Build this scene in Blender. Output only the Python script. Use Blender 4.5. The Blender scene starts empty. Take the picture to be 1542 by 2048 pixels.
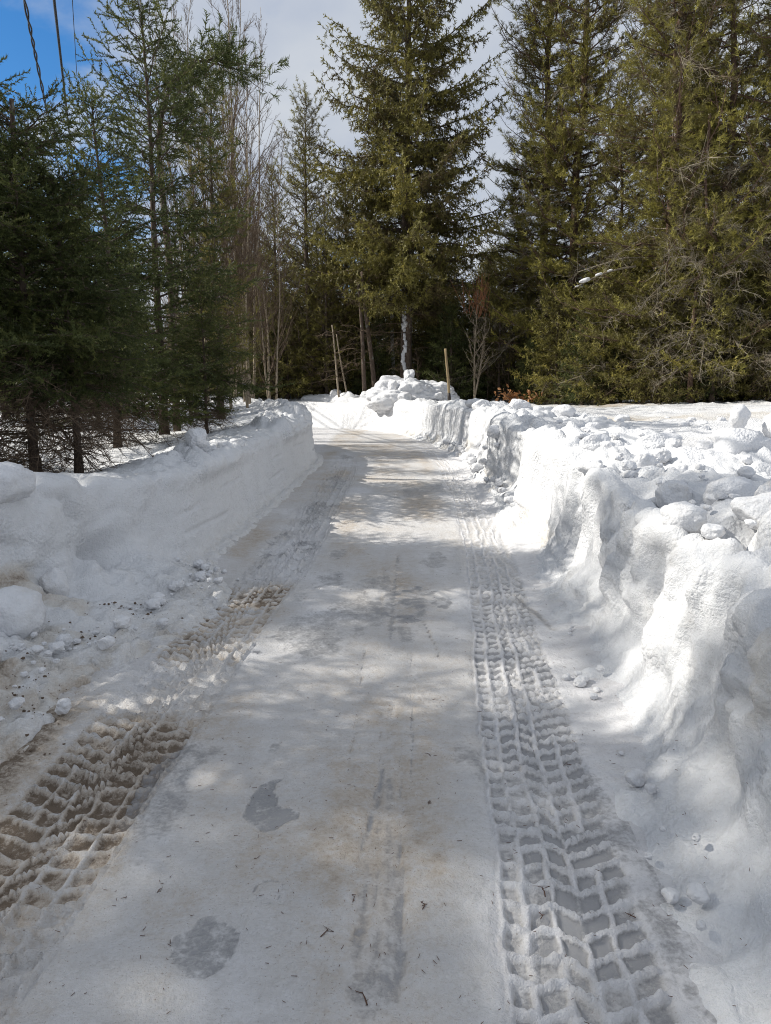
import bpy, math, random
import numpy as np
from mathutils import Vector

SC = bpy.context.scene
COL = SC.collection
R = math.radians
rng = np.random.default_rng(7)
random.seed(7)

# ------------------------------------------------------------------ camera, sky, sun, exposure
cam = bpy.data.cameras.new('camera')
cam.sensor_fit = 'VERTICAL'; cam.sensor_height = 36.0
cam.lens = 36.0 * 1480 / 2048
cam.clip_start = 0.05; cam.clip_end = 3000
camo = bpy.data.objects.new('camera', cam); COL.objects.link(camo)
camo.location = (0, 0, 1.6); camo.rotation_euler = (R(90 - 9.93), 0, 0)
SC.camera = camo

SUN_EL = R(39)
SUN_AZ = R(-81)                       # measured from +Y towards +X: ahead and to the left
SUN = Vector((math.sin(SUN_AZ) * math.cos(SUN_EL), math.cos(SUN_AZ) * math.cos(SUN_EL), math.sin(SUN_EL)))

w = bpy.data.worlds.new('World'); SC.world = w; w.use_nodes = True
nt = w.node_tree; nt.nodes.clear()
def N(t, nt_, **k):
    n = nt_.nodes.new(t)
    for a, b in k.items(): setattr(n, a, b)
    return n
def L(nt_, a, b): nt_.links.new(a, b)
def math_node(nt_, op, a, b=None, c=None, clamp=False):
    n = N('ShaderNodeMath', nt_, operation=op); n.use_clamp = clamp
    for i, v in enumerate((a, b, c)):
        if v is None: continue
        if isinstance(v, (int, float)): n.inputs[i].default_value = v
        else: L(nt_, v, n.inputs[i])
    return n.outputs[0]
out = N('ShaderNodeOutputWorld', nt)
sky = N('ShaderNodeTexSky', nt, sky_type='NISHITA'); sky.sun_disc = False
sky.sun_elevation = SUN_EL; sky.sun_rotation = SUN_AZ % (2 * math.pi); sky.air_density = 0.9; sky.dust_density = 0.0; sky.ozone_density = 4.0
bg1 = N('ShaderNodeBackground', nt); bg1.inputs[1].default_value = 0.11
hs = N('ShaderNodeHueSaturation', nt); hs.inputs['Saturation'].default_value = 1.25; hs.inputs['Value'].default_value = 0.95
L(nt, sky.outputs[0], hs.inputs['Color']); L(nt, hs.outputs[0], bg1.inputs[0])
tc = N('ShaderNodeTexCoord', nt)
sep = N('ShaderNodeSeparateXYZ', nt); L(nt, tc.outputs['Generated'], sep.inputs[0])
zc = math_node(nt, 'ADD', math_node(nt, 'MAXIMUM', sep.outputs[2], 0.0), 0.22)
px_ = math_node(nt, 'DIVIDE', sep.outputs[0], zc); py_ = math_node(nt, 'DIVIDE', sep.outputs[1], zc)
cmb = N('ShaderNodeCombineXYZ', nt); L(nt, px_, cmb.inputs[0]); L(nt, py_, cmb.inputs[1])
mp = N('ShaderNodeMapping', nt); L(nt, cmb.outputs[0], mp.inputs[0])
mp.inputs['Location'].default_value = (0.0, 0.0, 0.0)
n1 = N('ShaderNodeTexNoise', nt); n1.inputs['Scale'].default_value = 2.0; n1.inputs['Detail'].default_value = 9
n1.inputs['Roughness'].default_value = 0.55; n1.inputs['Distortion'].default_value = 0.4
L(nt, mp.outputs[0], n1.inputs['Vector'])
# an opening in the cloud towards the upper left, where blue shows
vd = N('ShaderNodeVectorMath', nt, operation='DISTANCE'); L(nt, tc.outputs['Generated'], vd.inputs[0])
vd.inputs[1].default_value = Vector((-0.50, 0.78, 0.36)).normalized()
hole = N('ShaderNodeMapRange', nt, interpolation_type='SMOOTHSTEP'); L(nt, vd.outputs['Value'], hole.inputs['Value'])
hole.inputs['From Min'].default_value = 0.02; hole.inputs['From Max'].default_value = 0.46
hole.inputs['To Min'].default_value = -0.25; hole.inputs['To Max'].default_value = 0.17
m0 = math_node(nt, 'ADD', n1.outputs[0], hole.outputs[0])
cr = N('ShaderNodeMapRange', nt, interpolation_type='SMOOTHSTEP'); L(nt, m0, cr.inputs['Value'])
cr.inputs['From Min'].default_value = 0.36; cr.inputs['From Max'].default_value = 0.60
n2 = N('ShaderNodeTexNoise', nt); n2.inputs['Scale'].default_value = 2.2; n2.inputs['Detail'].default_value = 6
L(nt, mp.outputs[0], n2.inputs['Vector'])
ccr = N('ShaderNodeValToRGB', nt)
ccr.color_ramp.elements[0].position = 0.3; ccr.color_ramp.elements[0].color = (0.58, 0.66, 0.82, 1)
ccr.color_ramp.elements[1].position = 0.75; ccr.color_ramp.elements[1].color = (0.92, 0.96, 1.0, 1)
L(nt, n2.outputs[0], ccr.inputs[0])
bg2 = N('ShaderNodeBackground', nt); bg2.inputs[1].default_value = 0.62; L(nt, ccr.outputs[0], bg2.inputs[0])
mx = N('ShaderNodeMixShader', nt); L(nt, cr.outputs[0], mx.inputs[0]); L(nt, bg1.outputs[0], mx.inputs[1]); L(nt, bg2.outputs[0], mx.inputs[2])
L(nt, mx.outputs[0], out.inputs[0])

sl = bpy.data.lights.new('sun', 'SUN'); sl.energy = 4.8; sl.angle = R(0.53); sl.color = (1.0, 0.95, 0.86)
so = bpy.data.objects.new('sun', sl); COL.objects.link(so); so.rotation_euler = SUN.to_track_quat('Z', 'Y').to_euler(); so.location = (-30, 20, 40)

vs = SC.view_settings
vs.view_transform = 'Standard'; vs.look = 'None'; vs.exposure = 0.30; vs.gamma = 1.0; vs.use_curve_mapping = False
SC.cycles.filter_width = 1.05
try: SC.cycles.denoising_prefilter = 'NONE'
except Exception: pass
SC.cycles.max_bounces = 6; SC.cycles.diffuse_bounces = 3; SC.cycles.transparent_max_bounces = 4

# ------------------------------------------------------------------ helpers
def tag(o, label=None, cat=None, group=None, kind=None):
    if label: o['label'] = label
    if cat: o['category'] = cat
    if group: o['group'] = group
    if kind: o['kind'] = kind
    return o
def mesh(name, v, f, mat, smooth=True, attrs=None):
    v = np.asarray(v, np.float32); f = np.asarray(f, np.int32)
    k = f.shape[1]
    me = bpy.data.meshes.new(name)
    me.vertices.add(len(v)); me.vertices.foreach_set('co', v.ravel())
    me.loops.add(f.size); me.loops.foreach_set('vertex_index', f.ravel())
    me.polygons.add(len(f)); me.polygons.foreach_set('loop_start', np.arange(0, f.size, k, dtype=np.int32))
    me.polygons.foreach_set('use_smooth', np.full(len(f), smooth))
    for a, val in (attrs or {}).items():
        at = me.attributes.new(a, 'FLOAT', 'POINT'); at.data.foreach_set('value', np.asarray(val, np.float32).ravel())
    if mat: me.materials.append(mat)
    me.update(calc_edges=True)
    return me
def link(name, me, parent=None):
    o = bpy.data.objects.new(name, me); COL.objects.link(o)
    if parent: o.parent = parent
    return o
def empty(name, loc=(0, 0, 0), rz=0.0):
    o = bpy.data.objects.new(name, None); COL.objects.link(o); o.location = loc; o.rotation_euler = (0, 0, rz); o.empty_display_size = 0.2
    return o
def copy_tree(o, parent=None):
    c = o.copy(); COL.objects.link(c); c.parent = parent
    for ch in list(o.children): copy_tree(ch, c)
    return c
class MB:                                     # collects vertices and triangles of one part
    def __init__(s): s.v = []; s.f = []; s.n = 0; s.t = []
    def add(s, v, f, t=0.5):
        v = np.asarray(v, float).reshape(-1, 3); f = np.asarray(f, int)
        s.v.append(v); s.f.append(f + s.n); s.n += len(v)
        s.t.append(np.broadcast_to(np.asarray(t, float), (len(v),)))
    def tube(s, P, rad, sides=5, t=0.5, cap=True):
        P = np.asarray(P, float); rad = np.broadcast_to(np.asarray(rad, float), (len(P),))
        T = np.gradient(P, axis=0); T /= np.linalg.norm(T, axis=1, keepdims=True) + 1e-9
        ref = np.array([0, 0, 1.0]) if abs(T[:, 2].mean()) < 0.8 else np.array([1.0, 0, 0])
        A = np.cross(T, ref); A /= np.linalg.norm(A, axis=1, keepdims=True) + 1e-9
        B = np.cross(T, A)
        an = np.arange(sides) * 2 * math.pi / sides
        V = P[:, None] + rad[:, None, None] * (A[:, None] * np.cos(an)[None, :, None] + B[:, None] * np.sin(an)[None, :, None])
        n = len(P); i = np.arange(n - 1)[:, None] * sides; j = np.arange(sides)[None]; j2 = (j + 1) % sides
        a = (i + j).ravel(); b = (i + j2).ravel(); c = (i + sides + j2).ravel(); d = (i + sides + j).ravel()
        F = np.concatenate([np.stack([a, b, c], 1), np.stack([a, c, d], 1)])
        V = V.reshape(-1, 3)
        if cap:
            m = len(V); V = np.vstack([V, P[-1]]); jj = np.arange(sides)
            F = np.vstack([F, np.stack([(n - 1) * sides + jj, (n - 1) * sides + (jj + 1) % sides, np.full(sides, m)], 1)])
        s.add(V, F, t)
    def sticks(s, A, B, ra, rb, t=0.5):        # many three-sided tapered sticks at once
        A = np.asarray(A, float); B = np.asarray(B, float); n = len(A)
        if n == 0: return
        T = B - A; T /= np.linalg.norm(T, axis=1, keepdims=True) + 1e-9
        X = np.cross(T, np.array([0.31, 0.53, 0.79])); X /= np.linalg.norm(X, axis=1, keepdims=True) + 1e-9
        Y = np.cross(T, X)
        ra = np.broadcast_to(ra, (n,)); rb = np.broadcast_to(rb, (n,))
        V = []
        for C, r in ((A, ra), (B, rb)):
            for k in range(3):
                an = k * 2 * math.pi / 3
                V.append(C + r[:, None] * (X * math.cos(an) + Y * math.sin(an)))
        V = np.stack(V, 1).reshape(-1, 3)
        q = []
        for k in range(3):
            k2 = (k + 1) % 3; q += [(k, k2, 3 + k2), (k, 3 + k2, 3 + k)]
        F = (np.arange(n)[:, None, None] * 6 + np.array(q)[None]).reshape(-1, 3)
        s.add(V, F, np.repeat(np.broadcast_to(t, (n,)), 6))
    def stamps(s, tv, tf, P, D, U, S, T):       # many copies of one template (v, f) at P, x axis along D
        P = np.asarray(P); n = len(P)
        if n == 0: return
        D = D / (np.linalg.norm(D, axis=1, keepdims=True) + 1e-9)
        Y = np.cross(U, D); Y /= np.linalg.norm(Y, axis=1, keepdims=True) + 1e-9
        Z = np.cross(D, Y)
        M = np.stack([D, Y, Z], 2) * S[:, None, None]
        V = np.einsum('nij,kj->nki', M, tv) + P[:, None]
        F = np.arange(n)[:, None, None] * len(tv) + tf[None]
        s.add(V.reshape(-1, 3), F.reshape(-1, 3), np.repeat(T, len(tv)))
    def mesh(s, name, mat, smooth=False):
        return mesh(name, np.concatenate(s.v), np.concatenate(s.f), mat, smooth, {'tint': np.concatenate(s.t)})

# ------------------------------------------------------------------ numpy noise
def _h(x, y, z, s):
    h = (x.astype(np.int64) * 374761393 + y.astype(np.int64) * 668265263 + z.astype(np.int64) * 1274126177 + s * 974634777) & 0xFFFFFFFF
    h = ((h ^ (h >> 13)) * 1274126177) & 0xFFFFFFFF
    h = ((h ^ (h >> 16)) * 2246822519) & 0xFFFFFFFF
    return ((h ^ (h >> 15)) & 0xFFFFFF) / float(0xFFFFFF)
def vn(P, s=0):                                # value noise in -1..1
    i = np.floor(P); f = P - i; u = f * f * f * (f * (f * 6 - 15) + 10)
    x, y, z = i[..., 0], i[..., 1], i[..., 2]
    r = 0
    for a in (0, 1):
        wa = u[..., 0] if a else 1 - u[..., 0]
        for b in (0, 1):
            wb = u[..., 1] if b else 1 - u[..., 1]
            for c in (0, 1):
                wc = u[..., 2] if c else 1 - u[..., 2]
                r = r + wa * wb * wc * _h(x + a, y + b, z + c, s)
    return r * 2 - 1
def fbm(P, sc=1.0, o=4, s=0, g=0.5):
    P = np.asarray(P, float) * sc; r = 0; a = 1.0; t = 0
    for k in range(o):
        r = r + a * vn(P + 17.3 * k, s + k); t += a; a *= g; P = P * 2.03
    return r / t
def worley(P, sc=1.0, s=0):
    P = np.asarray(P, float) * sc; i = np.floor(P); best = np.full(P.shape[:-1], 9.0)
    for a in (-1, 0, 1):
        for b in (-1, 0, 1):
            for c in (-1, 0, 1):
                q = i + np.array([a, b, c])
                x, y, z = q[..., 0], q[..., 1], q[..., 2]
                d = (q[..., 0] + _h(x, y, z, s) - P[..., 0]) ** 2 + (q[..., 1] + _h(x, y, z, s + 1) - P[..., 1]) ** 2 + (q[..., 2] + _h(x, y, z, s + 2) - P[..., 2]) ** 2
                best = np.minimum(best, d)
    return np.sqrt(best)
def sst(a, b, x):
    t = np.clip((x - a) / (b - a), 0, 1); return t * t * (3 - 2 * t)
def P3(x, y, z=0.0):
    x, y = np.broadcast_arrays(x, y); return np.stack([x, y, np.broadcast_to(z, x.shape)], -1)
def gridf(nr, nc):
    i = np.arange(nr - 1)[:, None] * nc; j = np.arange(nc - 1)[None]
    a = (i + j).ravel(); return np.stack([a, a + 1, a + nc + 1, a + nc], 1)

# ------------------------------------------------------------------ materials
def new_mat(name):
    m = bpy.data.materials.new(name); m.use_nodes = True
    t = m.node_tree; b = t.nodes['Principled BSDF']; return m, t, b
def attr(t, a): return N('ShaderNodeAttribute', t, attribute_name=a).outputs['Fac']
def noise(t, vec, sc, det=4, ro=0.55):
    n = N('ShaderNodeTexNoise', t); n.inputs['Scale'].default_value = sc; n.inputs['Detail'].default_value = det; n.inputs['Roughness'].default_value = ro
    L(t, vec, n.inputs['Vector']); return n.outputs[0]
def mixc(t, fac, a, b):
    n = N('ShaderNodeMix', t, data_type='RGBA')
    if isinstance(fac, (int, float)): n.inputs[0].default_value = fac
    else: L(t, fac, n.inputs[0])
    for i, v in ((6, a), (7, b)):
        if isinstance(v, tuple): n.inputs[i].default_value = (*v, 1)
        else: L(t, v, n.inputs[i])
    return n.outputs[2]
def rng_node(t, v, a, b, c=0.0, d=1.0):
    n = N('ShaderNodeMapRange', t, interpolation_type='SMOOTHSTEP'); L(t, v, n.inputs['Value'])
    for k, x in zip(('From Min', 'From Max', 'To Min', 'To Max'), (a, b, c, d)): n.inputs[k].default_value = x
    return n.outputs[0]
def snow_mat(name, base=(0.80, 0.815, 0.84), grit=0.05, bump=0.7, fine=95.0):
    m, t, b = new_mat(name)
    pos = N('ShaderNodeNewGeometry', t).outputs['Position']
    d = attr(t, 'dirt'); ice = attr(t, 'ice')
    nA = noise(t, pos, 14, 6, 0.65); nB = noise(t, pos, 130, 3, 0.6); nC = noise(t, pos, 3.0, 4)
    # dirt breaks up along noise
    nS = math_node(t, 'ADD', math_node(t, 'MULTIPLY', nA, 0.55), math_node(t, 'MULTIPLY', noise(t, pos, 60, 4, 0.7), 0.45))
    dd = math_node(t, 'ADD', d, math_node(t, 'MULTIPLY', math_node(t, 'SUBTRACT', nS, 0.5), math_node(t, 'MULTIPLY', d, 3.0)), clamp=True)
    c0 = mixc(t, rng_node(t, math_node(t, 'ADD', math_node(t, 'MULTIPLY', nC, 0.6), math_node(t, 'MULTIPLY', nA, 0.4)), 0.38, 0.66), base, tuple(x * k for x, k in zip(base, (0.90, 0.89, 0.89) if grit > 0.1 else (0.95, 0.95, 0.95))))
    cg = mixc(t, rng_node(t, dd, 0.02, 0.26), c0, (0.55, 0.54, 0.535) if grit > 0.1 else (0.60, 0.58, 0.55))
    cg = mixc(t, math_node(t, 'MULTIPLY', rng_node(t, nS, 0.50, 0.68), 0.65 if grit > 0.1 else 0.25), cg, (0.47, 0.46, 0.455))
    c1 = mixc(t, rng_node(t, dd, 0.20, 0.62), cg, (0.46, 0.405, 0.345))
    c2 = mixc(t, rng_node(t, dd, 0.50, 1.05), c1, (0.145, 0.108, 0.076))
    # specks of sand and bark
    sp = math_node(t, 'MULTIPLY', rng_node(t, nB, 0.62, 0.72), math_node(t, 'ADD', math_node(t, 'MULTIPLY', d, 1.5), grit * 0.6), clamp=True)
    c3 = mixc(t, sp, c2, (0.20, 0.145, 0.10))
    ic = math_node(t, 'ADD', ice, math_node(t, 'MULTIPLY', math_node(t, 'SUBTRACT', nS, 0.5), math_node(t, 'MULTIPLY', ice, 2.2)), clamp=True)
    icm = rng_node(t, ic, 0.30, 0.62)
    c4 = mixc(t, icm, c3, mixc(t, nC, (0.35, 0.35, 0.36), (0.25, 0.25, 0.255)))
    L(t, c4, b.inputs['Base Color'])
    L(t, rng_node(t, icm, 0, 1, 0.65, 0.42), b.inputs['Roughness'])
    b.inputs['Specular IOR Level'].default_value = 0.35
    bp = N('ShaderNodeBump', t); bp.inputs['Strength'].default_value = bump; bp.inputs['Distance'].default_value = 0.026 if grit < 0.1 else 0.013
    hb = math_node(t, 'ADD', noise(t, pos, fine, 4, 0.6), math_node(t, 'MULTIPLY', noise(t, pos, 28, 4, 0.6), 1.5))
    vo = N('ShaderNodeTexVoronoi', t); vo.inputs['Scale'].default_value = 38; L(t, pos, vo.inputs['Vector'])
    hb = math_node(t, 'ADD', hb, math_node(t, 'MULTIPLY', math_node(t, 'SUBTRACT', 0.6, vo.outputs['Distance']), math_node(t, 'MULTIPLY', rng_node(t, noise(t, pos, 2.2, 3), 0.42, 0.62), 1.6 if grit < 0.1 else 0.5)))
    L(t, math_node(t, 'MULTIPLY', hb, math_node(t, 'SUBTRACT', 1.0, math_node(t, 'MULTIPLY', icm, 0.8))), bp.inputs['Height'])
    L(t, bp.outputs[0], b.inputs['Normal'])
    return m
M_ROAD = snow_mat('packed_snow', (0.66, 0.66, 0.675), grit=0.42, bump=0.6, fine=120)
M_BANK = snow_mat('bank_snow', (0.70, 0.71, 0.73), grit=0.0, bump=0.5, fine=90)
M_FIELD = snow_mat('field_snow', (0.72, 0.725, 0.74), grit=0.05, bump=0.6, fine=40)
M_CHUNK = snow_mat('chunk_snow', (0.70, 0.71, 0.735), grit=0.0, bump=0.4, fine=70)

def foliage_mat(name, cols, trans=0.25):
    m = bpy.data.materials.new(name); m.use_nodes = True; t = m.node_tree; t.nodes.clear()
    o = N('ShaderNodeOutputMaterial', t)
    cr_ = N('ShaderNodeValToRGB', t); e = cr_.color_ramp.elements
    while len(e) < len(cols): e.new(0.5)
    for k, (p, c) in enumerate(cols): e[k].position = p; e[k].color = (*c, 1)
    pos = N('ShaderNodeTexCoord', t).outputs['Object']
    oi = N('ShaderNodeObjectInfo', t).outputs['Random']
    f = math_node(t, 'ADD', attr(t, 'tint'), math_node(t, 'MULTIPLY', math_node(t, 'SUBTRACT', noise(t, pos, 1.3, 3), 0.5), 0.7))
    f = math_node(t, 'ADD', f, math_node(t, 'MULTIPLY', math_node(t, 'SUBTRACT', oi, 0.5), 0.16), clamp=True)
    L(t, f, cr_.inputs[0])
    df = N('ShaderNodeBsdfPrincipled', t); df.inputs['Roughness'].default_value = 0.55; df.inputs['Specular IOR Level'].default_value = 0.3
    L(t, cr_.outputs[0], df.inputs['Base Color'])
    tr = N('ShaderNodeBsdfTranslucent', t); L(t, cr_.outputs[0], tr.inputs[0])
    ms = N('ShaderNodeMixShader', t); ms.inputs[0].default_value = trans
    L(t, df.outputs[0], ms.inputs[1]); L(t, tr.outputs[0], ms.inputs[2]); L(t, ms.outputs[0], o.inputs[0])
    return m
def bark_mat(name, a, b_, sc=(9, 9, 2), patch=None):
    m, t, b = new_mat(name)
    mp_ = N('ShaderNodeMapping', t); L(t, N('ShaderNodeTexCoord', t).outputs['Object'], mp_.inputs[0]); mp_.inputs['Scale'].default_value = sc
    n = noise(t, mp_.outputs[0], 4, 6, 0.65)
    c = mixc(t, rng_node(t, n, 0.35, 0.65), a, b_)
    if patch: c = mixc(t, rng_node(t, noise(t, N('ShaderNodeTexCoord', t).outputs['Object'], 6, 5), 0.58, 0.66), c, patch)
    L(t, c, b.inputs['Base Color']); b.inputs['Roughness'].default_value = 0.9; b.inputs['Specular IOR Level'].default_value = 0.2
    bp = N('ShaderNodeBump', t); bp.inputs['Strength'].default_value = 0.8; bp.inputs['Distance'].default_value = 0.02; L(t, n, bp.inputs['Height']); L(t, bp.outputs[0], b.inputs['Normal'])
    return m
M_FIR = foliage_mat('fir_needles', [(0.0, (0.040, 0.052, 0.017)), (0.5, (0.082, 0.100, 0.030)), (1.0, (0.160, 0.165, 0.050))], 0.40)
M_SPR = foliage_mat('spruce_needles', [(0.0, (0.10, 0.072, 0.034)), (0.30, (0.115, 0.102, 0.034)), (0.65, (0.205, 0.187, 0.045)), (1.0, (0.29, 0.245, 0.058))], 0.25)
M_PINE = foliage_mat('pine_needles', [(0.0, (0.13, 0.095, 0.050)), (0.25, (0.125, 0.110, 0.038)), (0.65, (0.26, 0.238, 0.052)), (1.0, (0.35, 0.305, 0.07))], 0.25)
M_DARK = foliage_mat('wood_needles', [(0.0, (0.10, 0.080, 0.036)), (0.5, (0.165, 0.15, 0.045)), (1.0, (0.24, 0.20, 0.06))], 0.2)
M_BEECH = foliage_mat('beech_leaf', [(0.0, (0.36, 0.17, 0.07)), (1.0, (0.52, 0.29, 0.14))], 0.3)
M_BARK = bark_mat('conifer_bark', (0.065, 0.046, 0.034), (0.13, 0.10, 0.08), patch=(0.20, 0.20, 0.17))
M_PBARK = bark_mat('pine_bark', (0.075, 0.045, 0.032), (0.14, 0.095, 0.07), patch=(0.24, 0.23, 0.20))
M_DEAD = bark_mat('dead_twig', (0.10, 0.070, 0.048), (0.16, 0.12, 0.085), sc=(3, 3, 3))
M_LICH = bark_mat('lichen_twig', (0.17, 0.135, 0.10), (0.31, 0.28, 0.21), sc=(2, 2, 2))
M_POP = bark_mat('poplar_bark', (0.22, 0.175, 0.125), (0.38, 0.32, 0.24), patch=(0.12, 0.09, 0.07))
M_RED = bark_mat('red_twig', (0.20, 0.085, 0.045), (0.30, 0.14, 0.075), sc=(3, 3, 3))
M_BIRCH = bark_mat('birch_bark', (0.46, 0.44, 0.40), (0.62, 0.60, 0.56), patch=(0.07, 0.06, 0.05))
M_STAKE = bark_mat('weathered_wood', (0.25, 0.185, 0.10), (0.36, 0.28, 0.165), sc=(20, 20, 1))
def plain(name, c, r=0.6):
    m, t, b = new_mat(name)
    pos = N('ShaderNodeTexCoord', t).outputs['Object']
    L(t, mixc(t, noise(t, pos, 30, 3), tuple(x * 0.8 for x in c), tuple(min(1, x * 1.2) for x in c)), b.inputs['Base Color']); b.inputs['Roughness'].default_value = r
    return m
M_WIRE = plain('black_cable', (0.012, 0.012, 0.014), 0.5)
M_TWIG = plain('fallen_twig', (0.10, 0.050, 0.030), 0.85)

# ------------------------------------------------------------------ curves of the lane
def smooth_curve(pts, step=0.05, sm=0.7):
    p = np.asarray(pts, float); d = np.r_[0, np.cumsum(np.linalg.norm(np.diff(p[:, :2], axis=0), axis=1))]
    s = np.arange(0, d[-1], step); q = np.stack([np.interp(s, d, p[:, k]) for k in range(p.shape[1])], 1)
    n = int(3 * sm / step); k = np.exp(-0.5 * (np.arange(-n, n + 1) * step / sm) ** 2); k /= k.sum()
    qe = np.vstack([q[0] + (q[0] - q[1]) * np.arange(n, 0, -1)[:, None], q, q[-1] + (q[-1] - q[-2]) * np.arange(1, n + 1)[:, None]])
    return np.stack([np.convolve(qe[:, c], k, 'valid') for c in range(p.shape[1])], 1)
def resample(c, k=0.0065, mn=0.011, mx_=0.5):
    d = np.r_[0, np.cumsum(np.linalg.norm(np.diff(c[:, :2], axis=0), axis=1))]
    s = [0.0]
    while s[-1] < d[-1]:
        q = np.array([np.interp(s[-1], d, c[:, 0]), np.interp(s[-1], d, c[:, 1])]); r = math.hypot(q[0], q[1])
        st = max(mn, k * r)
        if q[1] < 1.0: st = max(st, 0.12)
        s.append(s[-1] + min(st, mx_))
    s = np.array(s[:-1])
    return s, np.stack([np.interp(s, d, c[:, j]) for j in range(c.shape[1])], 1)
CENTRE = smooth_curve([(-0.75, -8), (-0.65, 0), (-0.55, 2), (-0.42, 4), (-0.1, 6.1), (0.05, 10), (0.1, 14.5), (-0.1, 18), (-0.9, 21), (-2.4, 23.6), (-5, 26), (-9, 28.4), (-16, 31), (-27, 33.5)], sm=0.9)

# ---- road
rt_Y = [0.5, 1.78, 2.33, 3.04, 4.28, 5.33, 7.0, 10, 14, 18]
rt_L = [0.24, 0.33, 0.37, 0.42, 0.53, 0.63, 0.77, 0.93, 1.0, 0.85]
lt_Y = [0.5, 2.0, 2.83, 3.56, 4.75, 6.4, 9, 12.9, 16]
lt_L = [-1.52, -1.47, -1.43, -1.38, -1.32, -1.19, -1.12, -1.05, -1.1]
def tread(X, Y, left0, wd, mirror, seed):
    p = P3(X, Y)
    X = X + 0.010 * fbm(p, 9, 2, seed) + 0.012 * fbm(p, 2.2, 2, seed + 3)
    Yq = Y + 0.012 * fbm(p, 8, 2, seed + 5)
    u = (X - left0) / wd
    if mirror: u = 1 - u
    sg = 0.0115
    def g(d): return np.exp(-(np.abs(d) / sg) ** 3)
    inside = sst(-0.03, 0.02, u) * (1 - sst(0.97, 1.06, u))
    h = np.zeros_like(X)
    edges = [0.0, 0.19, 0.40, 0.585, 1.0]
    brk = 0.35 + 0.65 * sst(-0.35, 0.05, fbm(p, 5, 2, seed + 12))
    X = X + 0.006 * fbm(p, 24, 2, seed + 14); Yq = Yq + 0.007 * fbm(p, 22, 2, seed + 15); u = (X - left0) / wd
    if mirror: u = 1 - u
    for e in edges[1:4]: h = np.maximum(h, 0.8 * brk * g((u - e) * wd))
    h = np.maximum(h, 0.8 * g((u - 0.015) * wd))
    h = np.maximum(h, 0.7 * g((u - 0.79) * wd) * (fbm(p, 3, 2, seed + 9) > -0.1))
    sg = 0.0125; slopes = [0.22, -0.25, 0.85, -0.45]; per = [0.098, 0.098, 0.105, 0.092]; off = [0.0, 0.03, 0.045, 0.02]
    for c in range(4):
        m = (u >= edges[c]) & (u < edges[c + 1] + (0.06 if c == 3 else 0))
        q = (Yq + slopes[c] * (u - edges[c]) * wd + off[c]) / per[c]
        d = np.abs(q - np.round(q)) * per[c]
        h = np.where(m, np.maximum(h, g(d)), h)
    wear = sst(-0.42, 0.12, fbm(p, 1.7, 3, seed + 7))
    return h * inside, inside, wear
s_, C = resample(CENTRE, 0.0062, 0.0088)
T = np.gradient(C, axis=0); T /= np.linalg.norm(T, axis=1, keepdims=True); NR = np.stack([T[:, 1], -T[:, 0]], 1)
tcol = np.unique(np.r_[np.linspace(-3.4, -1.3, 26), np.arange(-1.3, -1.12, 0.02), np.arange(-1.12, -0.36, 0.0088), np.arange(-0.36, 0.78, 0.017), np.arange(0.78, 1.46, 0.0075), np.arange(1.46, 1.75, 0.018), np.linspace(1.75, 3.4, 20)])
X = C[:, :1] + NR[:, :1] * tcol; Y = C[:, 1:] + NR[:, 1:] * tcol
p = P3(X, Y)
near = 1 - sst(11, 18, Y)
Zr = 0.020 * fbm(p, 0.8, 3, 1) + 0.007 * fbm(p, 4, 3, 4) + 0.0022 * fbm(p, 26, 3, 2)
wv = np.sin(Y * 9 + 3 * fbm(p * [0.5, 1.3, 1], 1.1, 2, 31)) * sst(5, 8, Y) * (0.5 + 0.5 * fbm(p, 1.3, 2, 33)); Zr += 0.010 * wv
mid = sst(0.75, 0.35, X - np.interp(Y, [0, 3, 7, 14], [-0.1, 0.0, 0.25, 0.4])) * sst(-1.75, -1.45, X); dirt = 0.06 + mid * (0.23 + 0.34 * fbm(p * [2.4, 0.6, 1], 0.9, 4, 5) + 0.20 * fbm(p, 2.6, 4, 6)); ice = 0.46 * sst(-0.05, 0.45, fbm(p * [1.6, 0.7, 1], 1.5, 4, 7)) * (np.abs(X + 0.05) < 0.95)
hR, inR, wR = tread(X, Y, np.interp(Y, rt_Y, rt_L), 0.43, False, 40)
meltR = np.exp(-(((X - 0.60) / 0.17) ** 2 + ((Y - 1.98) / 0.26) ** 2) ** 2)
wR = wR * (1 - 0.55 * np.exp(-(((X - 0.66) / 0.16) ** 2 + ((Y - 2.03) / 0.14) ** 2) ** 2))
Zr += near * inR * (-0.014 + 0.036 * hR * (0.85 + 0.15 * wR) * (1 - 0.45 * sst(4, 8, Y)) * (0.8 + 0.4 * fbm(p, 40, 2, 44)))
ice = np.maximum(ice, near * inR * (1 - hR) * (0.52 + 0.30 * fbm(p, 3, 3, 8)) * sst(9.0, 5.0, Y)); ice = np.maximum(ice, 0.72 * meltR * (1 - 0.8 * hR * wR))
dirt = np.maximum(dirt, inR * (1 - hR) * 0.30); dirt = dirt * (1 - 0.9 * hR * inR); ice = ice * (1 - 0.9 * hR * inR)
hL, inL, wL = tread(X, Y, np.interp(Y, lt_Y, lt_L), 0.52, True, 60)
wL = wL * (1 - 0.75 * np.exp(-(((Y - 3.62) / 0.45) ** 2) ** 2))
Zr += near * inL * (-0.022 + 0.050 * hL * (0.6 + 0.4 * wL) * (0.8 + 0.4 * fbm(p, 40, 2, 64)))
mud = inL * np.clip(sst(1.6, 2.3, Y) * (1 - sst(5.4, 6.2, Y)), 0, 1) * (0.86 + 0.5 * fbm(p, 2.3, 3, 11)) * (1 - 0.85 * hL)
mud *= 0.75 + 0.5 * sst(-0.25, 0.35, fbm(p * [1.4, 0.7, 1], 2.6, 4, 12))
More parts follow.
